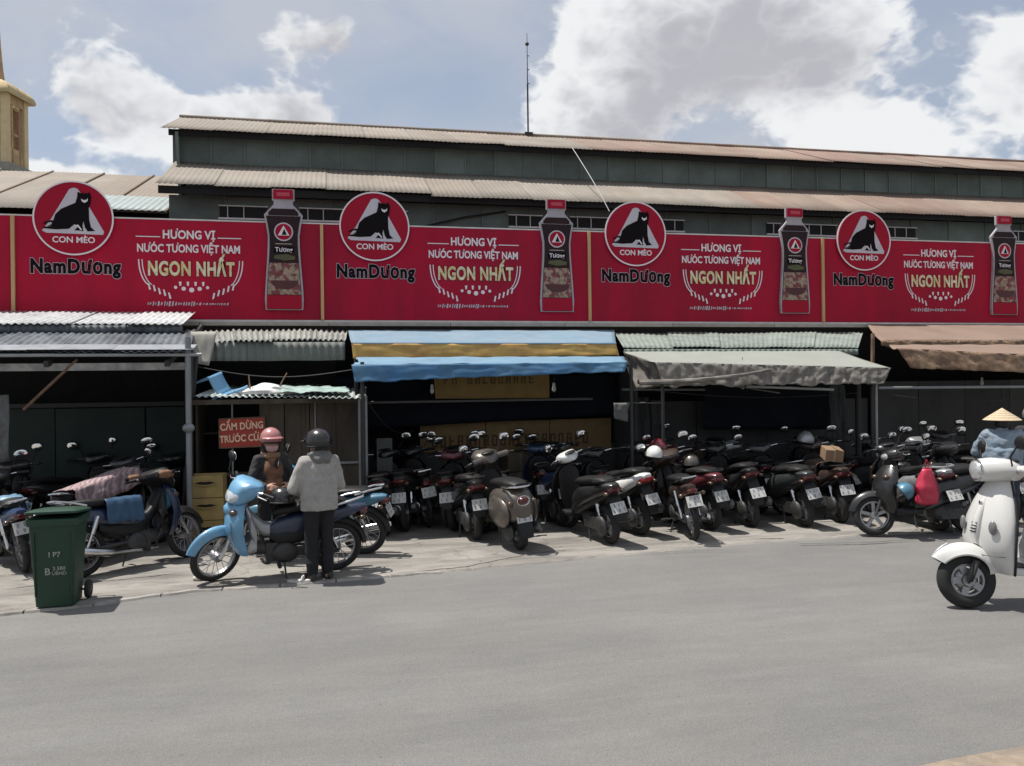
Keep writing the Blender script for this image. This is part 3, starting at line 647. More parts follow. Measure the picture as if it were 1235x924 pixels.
            sub('cap', 'b2', lambda: MB().prism([(-.155, BH * .945), (.155, BH * .945), (.152, BH * 1.022), (-.152, BH * 1.022)], XW, 0, .03).mesh('cap', 0), redd, .051)
            sub('cap_print', 'b2p', lambda: MB().prism([(-.1, BH * .967), (.1, BH * .967), (.1, BH * .999), (-.1, BH * .999)], XW, 0, .002).mesh('cap_print', 0), pm('cap_print', (.45, .05, .08), .5, var=.4, scale=60), .0815)
            sub('label_emblem', 'b3', lambda: MB().lathe([(0.15, 0), (0.15, .005)], (0, 0, BH * .665), (0, -1, 0), 28).mesh('label_emblem', 0), lilac, .057)
            sub('label_emblem_red', 'b4', lambda: MB().lathe([(0.128, 0), (0.128, .004)], (0, 0, BH * .665), (0, -1, 0), 28).mesh('label_emblem_red', 0), redd, .0625)
            sub('label_triangle', 'b5', lambda: MB().prism([(0, BH * .665 + .1), (.09, BH * .665 - .06), (-.09, BH * .665 - .06)], XW, 0, .003).mesh('label_triangle', 0), white, .067)
            sub('label_cat', 'b6', lambda: MB().prism([(.01, BH * .665 + .05), (.05, BH * .665 - .05), (-.03, BH * .665 - .05), (-.01, BH * .665)], XW, 0, .003).mesh('label_cat', 0), black, .0705)
            sub('label_line', 'b7', lambda: MB().prism([(-.13, BH * .56), (.13, BH * .56), (.13, BH * .565), (-.13, BH * .565)], XW, 0, .003).mesh('label_line', 0), cream, .057)
            sub('label_band', 'b8', lambda: MB().prism([(-.16, BH * .485), (.16, BH * .485), (.16, BH * .54), (-.16, BH * .54)], XW, 0, .003).mesh('label_band', 0), black, .057)
            sub('label_name', 'b9', lambda: text_mesh('Tương', .10, .02, .003).copy(), white, .0615)
            sub('label_leaf', 'b10', lambda: MB().prism([(-.16, BH * .44), (0, BH * .42), (.17, BH * .43), (.18, BH * .455), (.05, BH * .475), (-.14, BH * .465)], XW, 0, .003).mesh('label_leaf', 0), olive, .057)
            sub('bowl_picture', 'b11', lambda: MB().prism(bslice(.13, .40, 0.02), XW, 0, .003).mesh('bowl_picture', 0), food, .0572)
            sub('bowl_rim', 'b12', lambda: MB().prism([(-.215 + .25 * (1 - math.cos(R_(a))) * 0.88, BH * .25 - .14 * math.sin(R_(a))) for a in range(0, 181, 18)], XW, 0, .003).mesh('bowl_rim', 0), bowl, .0615)
            sub('bottle_base', 'b13', lambda: MB().prism(bslice(.008, .125, 0.014), XW, 0, .003).mesh('bottle_base', 0), redd, .0572)
            for c in bt.children:
                if c.name.startswith('label_name'): c.location = (0, -.0615, BH * .512); c.rotation_euler = (R_(90), 0, 0)
    # ledge and wall under the boards
    root = empty('stall_row_wall', (4, 14.1, 0), 'dark rendered wall with pale ledge carrying the red billboards', 'wall')
    dk = pm('dark_wall', (0.035, 0.034, 0.034), .9, var=.3, scale=2)  # one dark wall tone, varied at random
    ps = [MB().box((8, 14.25, 1.5), (32, 0.2, 3.0)).build('wall', dk, smooth=0)]
    for k in range(16): ps.append(MB().box((-7 + 2 * k, 13.96, 3.0), (1.992, 0.22, 0.06)).build('ledge', pm('ledge_pale', (0.36, 0.33, 0.29), .8, objvar=.1, scale=8), smooth=0))
    reparent(ps, root)
billboards()

# ================================================================== STALLS
def V(px, py, Y): return at(px, py, Y)
def post(p0, p1, r, name, mat, n=10): return MB().tube([p0, p1], r, n).build(name, mat)
def panel_wall(x0, x1, z0, z1, Y, n, mat, name='wall_panel', gap=0.012, jit=0.01, seed=0, th=0.03):
    out = []; w = (x1 - x0) / n; rr = random.Random(seed)
    for i in range(n):
        out.append(MB().box((x0 + w * (i + .5), Y + rr.uniform(-jit, jit), (z0 + z1) / 2 + rr.uniform(-jit, 0)), (w - gap, th, z1 - z0)).build(name, mat, smooth=0))
    return out
def marks(x0, x1, z0, z1, Y, n, mat, name='lettering', seed=1):
    """unreadable dark block letters"""
    m = MB(); rr = random.Random(seed); w = (x1 - x0) / n
    for i in range(n):
        if rr.random() < .16: continue
        a = x0 + i * w; h = z1 - z0
        m.box((a + w * .18, Y, z0 + h / 2), (w * .18, .004, h))
        k = rr.randint(0, 3)
        if k != 1: m.box((a + w * .62, Y, z0 + h / 2), (w * .18, .004, h))
        for q in rr.sample((.08, .5, .92), 2 if k else 1): m.box((a + w * .4, Y, z0 + h * q), (w * .5, .0035, h * .16))
    return m.build(name, mat, smooth=0)

def stalls():
    galv = pm('galvanised_sheet', (0.045, 0.053, 0.064), 0.6, 0.1, var=.35, scale=9, col2=(0.13, 0.145, 0.16), mixscale=1.8, objvar=.18, stretch=(1, .5, 1))
    galvw = pm('white_sheet', (0.46, 0.47, 0.475), 0.6, 0.0, var=.18, scale=5, col2=(0.27, 0.28, 0.29), mixscale=3, lo=.45, hi=.75, objvar=.12)
    greys = pm('grey_sheet', (0.20, 0.205, 0.19), 0.7, var=.25, scale=6, col2=(0.36, 0.36, 0.33), mixscale=4, objvar=.1)
    steel = pm('painted_steel', (0.22, 0.23, 0.235), .5, .3, var=.2)
    dsteel = pm('black_steel', (0.03, 0.03, 0.032), .6, .2)
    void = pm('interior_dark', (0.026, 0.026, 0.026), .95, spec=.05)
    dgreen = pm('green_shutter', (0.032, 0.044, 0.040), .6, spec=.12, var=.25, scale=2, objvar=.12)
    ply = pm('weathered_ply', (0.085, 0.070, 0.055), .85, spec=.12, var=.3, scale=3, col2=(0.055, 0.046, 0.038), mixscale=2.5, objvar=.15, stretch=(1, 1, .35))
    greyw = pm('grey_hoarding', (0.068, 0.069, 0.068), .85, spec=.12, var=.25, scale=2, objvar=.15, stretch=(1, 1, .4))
    rust = pm('rusty_pipe', (0.16, 0.10, 0.065), .8, .2, var=.4, scale=14)
    # ---------- stall with corrugated roof (left)
    root = empty('market_stall', (-4, 12, 0), 'open dark stall under two tiers of corrugated metal roof', 'stall'); ps = []
    ps += corrugated([(-6.3, 12.45, 2.80), (-1.86, 12.45, 2.80), (-1.70, 10.88, 2.44), (-6.3, 10.88, 2.44)], 6, galv, .09, .013, 11, ragged=.03)
    ps += corrugated([(-6.3, 13.85, 3.17), (-2.06, 13.85, 3.17), (-1.98, 12.2, 2.865), (-6.3, 12.2, 2.865)], 6, galvw, .09, .014, 12, ragged=.03)
    for k in range(6): ps.append(MB().grid(lambda u, v: Vector((-6.3 + .72 * (k + u), 12.2 + .012 * math.sin(u * 50) , 2.85 - .11 * v + .012 * mnoise.noise(Vector((u * 9 + k * 3, v, 1))))), 40, 2).build('fascia_sheet', galv, solid=.003, smooth=70))
    for k in range(5): ps.append(MB().box((-6.3 + .93 * (k + .5), 11.02, 2.50 + .004 * (k % 2)), (.94, .34, .006), Matrix.Rotation(R_(13), 3, 'X')).build('front_flashing', pm('dull_flashing', (.20, .215, .235), .6, var=.3, scale=6, objvar=.15), smooth=0))
    ps.append(post((-6.3, 10.9, 2.405), (-1.55, 10.9, 2.40), .022, 'eaves_pipe', pm('pale_pipe', (.30, .31, .32), .5, .2)))
    ps.append(MB().box((-4.0, 11.0, 2.26), (4.6, .02, .09)).build('eaves_strip', greys, smooth=0))
    for k, x in enumerate((-5.9, -4.6, -3.3, -1.95)): ps.append(MB().box((x, 12.3, 2.62), (.05, 3.0, .07), Matrix.Rotation(R_(12.8), 3, 'X')).build('rafter', dsteel, smooth=0))
    ps.append(post((-1.715, 10.92, 0), (-1.715, 10.92, 2.62), .036, 'post', steel)); ps.append(MB().ell((-1.715, 10.90, 1.49), (.075, .06, .06)).build('junction_box', steel))
    ps.append(post((-1.78, 11.35, 0), (-1.76, 11.35, 2.5), .045, 'post', dsteel)); ps.append(post((-1.95, 11.7, 0.0), (-1.7, 11.5, 2.45), .03, 'brace', dsteel))
    ps.append(post((-3.6, 11.0, 1.75), (-3.0, 11.0, 2.35), .018, 'brace', rust))
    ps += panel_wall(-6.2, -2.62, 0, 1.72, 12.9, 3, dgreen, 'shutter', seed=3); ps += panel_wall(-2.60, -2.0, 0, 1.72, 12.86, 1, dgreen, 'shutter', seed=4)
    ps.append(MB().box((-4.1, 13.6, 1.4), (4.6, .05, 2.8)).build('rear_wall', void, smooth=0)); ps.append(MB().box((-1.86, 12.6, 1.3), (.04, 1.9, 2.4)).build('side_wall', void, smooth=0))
    ps.append(MB().box((-4.0, 12.92, 1.76), (4.4, .08, .06)).build('shutter_rail', dsteel, smooth=0))
    reparent(ps, root)
    # ---------- small kiosk with junk on its roof
    root = empty('kiosk', (-.6, 12, 0), 'brown plywood kiosk with a cluttered tin roof under a ragged grey awning', 'kiosk'); ps = []
    a0, a1 = V(232, 399, 13.8), V(418, 399, 13.8); b0, b1 = V(236, 412, 12.0), V(416, 411, 12.0)
    ps += corrugated([a0, a1, b1, b0], 4, greys, .085, .02, 21, ragged=.06, wav=.03, jit=.02)
    for k in range(3):
        def fn(u, v, k=k):
            x = b0.x + (b1.x - b0.x) * (k + u) / 3; return Vector((x, 11.98 - .03 * v + .01 * math.sin(x * 60), b0.z - .01 - (.26 + .02 * mnoise.noise(Vector((x * 3, 1, 1)))) * v))
        ps.append(MB().grid(fn, 40, 3).build('valance_sheet', pm('grey_green_sheet', (0.125, 0.135, 0.125), .7, var=.2, scale=5, objvar=.1), solid=.003, smooth=70))
    ps.append(cloth([V(230, 400, 11.95), V(262, 400, 11.95), V(252, 441, 11.8), V(234, 438, 11.8)], pm('canvas_flap', (0.33, 0.32, 0.28), .85, var=.2), 'canvas_flap', 12, 8, 0, .02, 2.0))
    r0, r1, f1, f0 = Vector((-1.55, 13.3, 2.02)), Vector((.55, 13.3, 2.0)), V(440, 480, 11.1), V(232, 480, 11.1)
    ps += corrugated([r0, r1, f1, f0], 3, pm('pale_tin', (0.42, 0.46, 0.44), .55, .1, var=.25, scale=6, objvar=.15), .08, .014, 22, ragged=.04, wav=.02)
    ps.append(MB().box((f0.x + 1.05, 11.2, 1.80), (2.2, .05, .06)).build('roof_beam', ply, smooth=0))
    xl, xr = V(236, 520, 11.5).x, V(433, 520, 11.5).x
    ps += panel_wall(xl + .80, xr, 0, 1.78, 11.5, 4, ply, 'wall_panel', seed=6); ps += panel_wall(xl, xl + .80, 0, .82, 11.5, 2, ply, 'wall_panel', seed=7)
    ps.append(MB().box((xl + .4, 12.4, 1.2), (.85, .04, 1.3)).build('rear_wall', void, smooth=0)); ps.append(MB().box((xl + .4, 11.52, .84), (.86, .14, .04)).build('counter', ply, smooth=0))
    ps.append(MB().box((xl + .02, 11.9, 1.0), (.03, .9, 1.7)).build('side_wall', ply, smooth=0)); ps.append(MB().box((xl + .36, 12.1, 1.36), (.7, .3, .025)).build('shelf', ply, smooth=0))
    for x in (V(434, 500, 11.12).x, V(441, 500, 11.12).x): ps.append(post((x, 11.12, 0), (x, 11.12, 1.86), .024, 'post', steel))
    ps.append(MB().box((xr - .18, 11.46, .95), (.5, .02, .03)).build('rail', steel, smooth=0))
    ps.append(post((V(280, 500, 11.44).x, 11.44, .6), (V(280, 500, 11.44).x, 11.44, 1.80), .012, 'sign_pole', steel)); 
    ps.append(post((V(380, 500, 11.46).x, 11.46, 1.2), (V(380, 500, 11.46).x, 11.46, 1.80), .010, 'conduit', steel))
    for k, x in enumerate((-.35, .05)): ps.append(MB().box((x, 11.475, .9), (.04, .02, 1.7)).build('cover_strip', ply, smooth=0))
    reparent(ps, root)
    # clutter on the kiosk roof
    bl = pm('sky_blue_plastic', (0.16, 0.34, 0.52), .45, var=.12); t0 = V(268, 466, 11.6)
    root = empty('plastic_chair', (t0.x, 11.6, 1.94), 'overturned pale blue plastic chair lying on the kiosk roof', 'chair')
    rt = Matrix.Rotation(R_(62), 3, 'Y') @ Matrix.Rotation(R_(35), 3, 'X'); ct = Vector((t0.x - .02, 11.55, 2.035)); ps = []
    tr = lambda x, y, z: ct + rt @ Vector((x, y, z)) * .72
    ps.append(MB().grid(lambda u, v: tr(-.2 + .4 * u, -.19 + .38 * v, -.02 * math.cos((u - .5) * 3)), 8, 8).build('seat', bl, solid=.012))
    for k in range(5): ps.append(MB().tube([tr(.2, -.16 + .08 * k, 0), tr(.25, -.16 + .08 * k, .2), tr(.27, -.15 + .075 * k, .36)], .013, 6).build('back_slat', bl))
    ps.append(MB().tube([tr(.27, -.18, .36), tr(.285, 0, .40), tr(.27, .18, .36)], .018, 8).build('top_rail', bl))
    for sx, sy in ((-1, -1), (-1, 1), (1, -1), (1, 1)): ps.append(MB().tube([tr(.18 * sx, .17 * sy, 0), tr(.22 * sx, .2 * sy, -.33)], [.022, .014], 7).build('leg', bl))
    reparent(ps, root)
    w0 = V(318, 470, 11.35)
    def bundle(u, v):
        a = 2 * math.pi * u; rr = math.sin(math.pi * min(max(v, .001), .999)); s = -.42 + .84 * v
        n_ = 1 + .45 * mnoise.noise(Vector((math.cos(a) * 1.6, math.sin(a) * 1.6, s * 5)))
        return Vector((w0.x + .05 + s, 11.4 + .16 * rr * n_ * math.cos(a), 1.915 + max(-.02, .10 * rr * n_ * math.sin(a))))
    tag(MB().grid(bundle, 24, 22).build('tarpaulin_bundle', pm('white_tarp', (.62, .62, .6), .6, var=.15)), 'crumpled white tarpaulin bundle on the kiosk roof', 'tarpaulin')
    w1 = V(385, 474, 11.4)
    tag(cloth([(w1.x - .5, 11.9, 1.99), (w1.x + .35, 11.9, 1.98), (w1.x + .4, 11.15, 1.915), (w1.x - .5, 11.15, 1.915)], pm('green_tarp', (.30, .40, .37), .5, var=.2), 'plastic_sheet', 24, 12, -.03, .03, 3.0), 'pale green plastic sheet spread over the kiosk roof', 'plastic sheet')
    for k, (pa, pb) in enumerate((((302, 474), (300, 452)), ((335, 470), (346, 450)))):
        tag(MB().tube([V(*pa, 11.3), V(*pb, 11.4)], [.012, .008], 6).build('stick', rust), ['short upright stick between blue chair and white bundle', 'slanting stick behind the white bundle on the kiosk roof'][k], 'stick')
    for k in range(2):
        bx = -1.15 + .34 * k; o = MB().box((bx, 12.1, 1.43 + .02 * k), (.28, .2, .13 + .05 * k)).build('carton', pm('carton_grey', (.12, .115, .11), .8), smooth=0, bev=.008)
        tag(o, ['small grey carton on the kiosk shelf', 'taller grey carton on the kiosk shelf'][k], 'box', 'cartons on the kiosk shelf')
    # red notice
    sg = [V(264.5, 505.5, 11.40), V(319, 503, 11.40), V(319, 538, 11.40), V(265, 540.5, 11.40)]; c = (sg[0] + sg[2]) / 2
    root = empty('notice_sign', (c.x, 11.4, 1.1), 'red notice board with two lines of pale lettering on a thin pole', 'sign'); redp = pm('notice_red', (.34, .035, .018), .6, var=.12)
    ps = [MB().prism([(p.x, p.z) for p in sg], lambda a, b_, d: Vector((a, 11.4 - d, b_)), 0, .02).build('board', redp, smooth=0)]
    fr = MB()
    for i in range(4): fr.tube([sg[i] + Vector((0, -.02, 0)), sg[(i + 1) % 4] + Vector((0, -.02, 0))], .009, 6)
    ps.append(fr.build('frame', rust))
    for k, (tx, dz) in enumerate((('CẤM DỪNG', .083), ('TRƯÓC CỬA', -.075))):
        o = link('lettering', text_mesh(tx, .125, .03, .004, sx=.80 if k == 0 else .76), pm('notice_cream', (.78, .52, .36), .6)); o.rotation_euler = (R_(90), R_(-2.5), 0); o.location = (c.x + .0, 11.376, c.z + dz); ps.append(o)
    reparent(ps, root)
    # ---------- blue awning stall
    root = empty('market_stall', (2.3, 12, 0), 'dark stall behind the blue awning with a yellow valance', 'stall'); ps = []
    lblue = pm('pale_blue_canvas', (0.15, 0.235, 0.31), .8, var=.1, scale=3, col2=(.19, .26, .32), mixscale=2)
    yel = pm('mustard_canvas', (0.46, 0.29, 0.085), .75, var=.22, scale=5, col2=(.36, .20, .06), mixscale=3)
    blue = pm('blue_tarpaulin', (0.032, 0.12, 0.25), .65, var=.18, scale=4, col2=(.07, .17, .28), mixscale=3)
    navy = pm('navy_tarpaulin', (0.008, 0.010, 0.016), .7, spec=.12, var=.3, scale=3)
    ps.append(cloth([V(420, 398, 13.8), V(741, 398, 13.8), V(743, 414, 11.9), V(424, 414, 11.9)], lblue, 'canopy', 50, 8, .03, .006, 1.0, 3))
    ps.append(cloth([V(424, 414.5, 11.88), V(743, 415, 11.88), V(747, 429, 11.84), V(426, 433, 11.84)], yel, 'yellow_valance', 70, 8, 0, .010, 4.0, 2, edge=.016))
    ps.append(MB().tube([V(424, 414, 11.89), V(743, 414.5, 11.89)], .014, 8).build('canopy_pipe', lblue))
    ps.append(cloth([V(430, 431, 11.75), V(752, 430, 11.75), V(757, 437, 11.0), V(424, 440, 11.0)], pm('sky_blue_tarpaulin', (.14, .245, .34), .65, var=.15, scale=3), 'lower_canopy', 60, 10, .04, .012, 5.0, 3))
    ps.append(cloth([V(424, 440, 10.99), V(757, 437, 10.99), V(753, 448, 10.95), V(428, 461, 10.95)], blue, 'blue_valance', 80, 10, 0, .016, 7.0, 2, edge=.022))
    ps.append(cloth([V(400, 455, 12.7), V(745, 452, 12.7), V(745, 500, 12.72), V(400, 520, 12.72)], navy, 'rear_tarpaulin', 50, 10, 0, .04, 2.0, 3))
    s1 = [V(523, 452, 12.3), V(662, 450, 12.3), V(662, 480, 12.3), V(525, 481, 12.3)]
    ps.append(MB().prism([(p.x, p.z) for p in s1], lambda a, b_, d: Vector((a, 12.3 - d, b_)), 0, .02).build('fascia_sign', pm('dull_yellow_board', (.20, .125, .03), .7, var=.2), smooth=0))
    l0, l1 = V(535, 467, 12.27), V(655, 460, 12.27); ps.append(marks(l0.x, l1.x, 1.99, 2.14, 12.272, 13, pm('sign_dark', (.09, .06, .02), .8), seed=3))
    ps.append(MB().box((2.15, 12.35, 1.74), (3.6, .3, .03)).build('shelf_board', pm('pale_shelf', (.10, .095, .09), .8), smooth=0))
    s2 = [V(506, 511, 13.0), V(737, 504, 13.0), V(737, 541, 13.0), V(506, 546, 13.0)]
    for k in range(3):
        qa = [s2[0].lerp(s2[1], k / 3 + .002), s2[0].lerp(s2[1], (k + 1) / 3 - .002), s2[3].lerp(s2[2], (k + 1) / 3 - .002), s2[3].lerp(s2[2], k / 3 + .002)]
        ps.append(MB().prism([(p.x, p.z) for p in qa], lambda a, b_, d: Vector((a, 13.0 - d, b_)), 0, .02).build('board_sign', pm('brown_yellow_board', (.20, .13, .055), .75, var=.2, objvar=.15), smooth=0))
    l0, l1 = V(520, 540, 12.97), V(712, 536, 12.97); ps.append(marks(l0.x, l1.x, l1.z + .02, l1.z + .20, 12.975, 19, pm('sign_maroon', (.075, .042, .022), .8), seed=8))
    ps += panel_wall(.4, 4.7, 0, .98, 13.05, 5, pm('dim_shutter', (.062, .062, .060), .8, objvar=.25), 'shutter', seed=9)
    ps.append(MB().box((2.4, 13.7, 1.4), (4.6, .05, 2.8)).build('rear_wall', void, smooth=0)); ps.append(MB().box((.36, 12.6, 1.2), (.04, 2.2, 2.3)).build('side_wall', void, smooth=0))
    ps.append(MB().box((4.62, 12.9, 1.2), (.06, 1.6, 2.4)).build('side_wall', pm('grey_side', (.05, .05, .05), .9), smooth=0))
    for x in (.42, 4.15): ps.append(post((x, 11.05, 0), (x, 11.05, 2.3), .026, 'post', dsteel))
    for x in (.45, 2.3, 4.1): ps.append(post((x, 11.02, 2.22), (x, 13.5, 2.6), .016, 'canopy_arm', dsteel))
    o = MB().box((V(464, 560, 12.0).x, 12.0, .78), (.22, .03, .9)).build('leaning_board', pm('pale_board', (.09, .095, .09), .8), smooth=0); ps.append(o)
    reparent(ps, root)
    # ---------- green awning stall
    root = empty('market_stall', (6.7, 12, 0), 'grey stall behind the pale green awning with ragged tarpaulin edge', 'stall'); ps = []
    pgreen = pm('pale_green_sheet', (0.225, 0.262, 0.235), .65, var=.14, scale=4, objvar=.08, col2=(.18, .205, .18), mixscale=3)
    pcan = pm('pale_green_canvas', (0.255, 0.265, 0.238), .85, var=.08, scale=3)
    ragm = pm('grey_brown_tarp', (0.19, 0.175, 0.155), .8, var=.35, scale=9, col2=(.11, .10, .09), mixscale=6)
    g0, g1, g2, g3 = V(741, 402, 13.8), V(1040, 401, 13.8), V(1034, 420, 12.2), V(752, 420, 12.2)
    ps += corrugated([g0, g1, g2, g3], 5, pgreen, .1, .007, 31, ragged=.03, wav=.02, jit=.015)
    def fr(u, v):
        p = g3.lerp(g2, u); return Vector((p.x, 12.2 - .01 + .012 * math.sin(p.x * 63), p.z - .015 - .10 * v * (1 + .5 * mnoise.noise(Vector((p.x * 4, 0, 1))))))
    ps.append(MB().grid(fr, 200, 2).build('fringe_sheet', pm('fringe_green', (.15, .19, .165), .7, var=.3, scale=20), solid=.003, smooth=70))
    c0, c1, c2, c3 = V(752, 424, 12.2), V(1012, 423, 12.2), V(1074, 444, 10.9), V(790, 437, 10.9)
    ps.append(cloth([c0, c1, c2, c3], pcan, 'canopy', 60, 12, .03, .006, 2.0, 2.5))
    ps.append(cloth([c3, c2, V(1067, 463, 10.82), V(800, 466, 10.82)], ragm, 'ragged_valance', 140, 12, 0, .035, 3.0, 7, edge=.05))
    def roll(u, v):
        p = V(770, 461, 10.82).lerp(V(930, 446, 10.72), u); a = 2 * math.pi * v; r_ = .045 * (1 + .4 * mnoise.noise(Vector((u * 9, math.cos(a), math.sin(a))))) * (1 - .6 * u)
        return p + Vector((0, r_ * math.cos(a), r_ * math.sin(a) - .05 * math.sin(math.pi * u)))
    ps.append(MB().grid(roll, 40, 10).build('rolled_edge', ragm))
    ps.append(cloth([V(752, 425, 11.8), V(800, 440, 10.9), V(820, 464, 10.85), V(762, 470, 11.5)], ragm, 'side_flap', 24, 12, .06, .05, 6.0, 5))
    ps.append(post(V(900, 466, 10.9), V(1005, 470, 10.9), .02, 'batten', pcan))
    ps.append(post(V(800, 452, 11.0), V(940, 474, 11.3), .012, 'batten', ragm))
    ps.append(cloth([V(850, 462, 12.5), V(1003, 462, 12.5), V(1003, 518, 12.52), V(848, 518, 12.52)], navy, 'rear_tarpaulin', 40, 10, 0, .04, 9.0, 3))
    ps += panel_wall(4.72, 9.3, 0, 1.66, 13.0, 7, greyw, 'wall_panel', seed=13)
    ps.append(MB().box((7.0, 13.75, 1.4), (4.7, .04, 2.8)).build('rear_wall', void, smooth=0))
    ps.append(post((V(1035, 500, 11.6).x, 11.6, 0), (V(1035, 500, 11.6).x, 11.6, 2.3), .045, 'post', dsteel))
    ps.append(post((V(1057, 500, 11.0).x, 11.0, 0), (V(1057, 500, 11.0).x, 11.0, 2.05), .02, 'post', pm('pale_pole', (.30, .29, .27), .6)))
    for x in (4.6, 7.95): ps.append(post((x, 11.0, 0), (x, 11.0, 2.1), .025, 'post', dsteel))
    ps.append(post(V(750, 470, 12.0), V(850, 470, 12.0), .018, 'rail', steel)); ps.append(post(V(752, 486, 12.0), V(800, 486, 12.0), .012, 'rail', steel))
    reparent(ps, root)
    tag(cloth([V(740, 486, 11.7), V(759, 486, 11.7), V(757, 509, 11.68), V(741, 505, 11.68)], pm('hanging_rag', (.16, .16, .155), .9, var=.2), 'hanging_cloth', 8, 8, 0, .03, 4.0), 'small grey cloth hanging at the corner between two stalls', 'cloth')
    tag(cloth([V(-14, 478, 10.9), V(10, 476, 10.9), V(12, 556, 10.88), V(-12, 560, 10.88)], pm('hanging_sacking', (.10, .10, .10), .9, var=.4, scale=10), 'hanging_cloth', 14, 18, 0, .09, 8.0), 'long dark grey cloth hanging under the corrugated roof', 'cloth')
    # ---------- brown awning stall
    root = empty('market_stall', (11, 12, 0), 'grey walled stall behind the faded brown awnings', 'stall'); ps = []
    br = pm('faded_brown_canvas', (0.225, 0.158, 0.122), .85, var=.12, scale=4, col2=(.19, .132, .10), mixscale=2)
    brd = pm('brown_valance', (0.15, 0.09, 0.055), .8, var=.3, scale=6, col2=(.28, .19, .12), mixscale=3)
    XR = 16.0
    b0 = V(1046, 391, 13.8); b1 = Vector((XR, 13.8, b0.z)); b3 = V(1062, 411, 12.3); b2 = Vector((XR, 12.3, b3.z))
    ps.append(cloth([b0, b1, b2, b3], br, 'upper_canopy', 60, 8, .03, .006, 1.0, 3)); ps.append(cloth([b3, b2, b2 - Vector((0, .02, .09)), b3 - Vector((0, .02, .09))], brd, 'upper_fringe', 160, 3, 0, .025, 3.0, 9, edge=.05))
    c0 = V(1072, 416, 12.1); c1 = Vector((XR, 12.1, c0.z)); c3 = V(1082, 420, 11.0); c2 = V(1235, 433, 11.0); c2 = c3 + (c2 - c3) * ((XR - c3.x) / (c2.x - c3.x)); c2.z = max(c2.z, 2.1)
    ps.append(cloth([c0, c1, c2, c3], br, 'canopy', 60, 10, .04, .01, 4.0, 3))
    d3 = V(1098, 444, 10.93); d2 = c2 - Vector((0, .05, .26))
    ps.append(cloth([c3, c2, d2, d3], brd, 'valance', 140, 10, 0, .022, 5.0, 5, edge=.02))
    ps.append(post(V(1059, 468, 11.0), V(1300, 466, 11.0), .022, 'pipe', steel)); ps.append(post((V(1053, 500, 12.2).x, 12.2, 2.2), (V(1053, 430, 12.2).x, 12.2, 2.75), .03, 'post', brd))
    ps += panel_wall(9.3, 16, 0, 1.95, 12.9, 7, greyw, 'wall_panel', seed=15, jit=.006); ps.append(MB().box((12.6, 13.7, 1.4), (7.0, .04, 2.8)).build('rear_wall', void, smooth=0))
    for x in (12.4, 15.5): ps.append(post((x, 11.1, 0), (x, 11.1, 2.2), .025, 'post', steel))
    reparent(ps, root)
    # lamp hook with wire
    hk = V(1210, 475, 10.95)
    root = empty('wire_hook', (hk.x, hk.y, hk.z), 'bent wire hook hanging from the pipe above the conical hat', 'hook')
    reparent([MB().tube([hk + Vector((0, 0, .06)), hk, hk + Vector((.02, 0, -.06)), hk + Vector((-.02, 0, -.12))], .006, 6).build('wire', dsteel), MB().tube([hk + Vector((-.05, 0, -.13)), hk + Vector((0, 0, -.10)), hk + Vector((.05, 0, -.14))], .005, 6).build('hanger', dsteel)], root)
stalls()

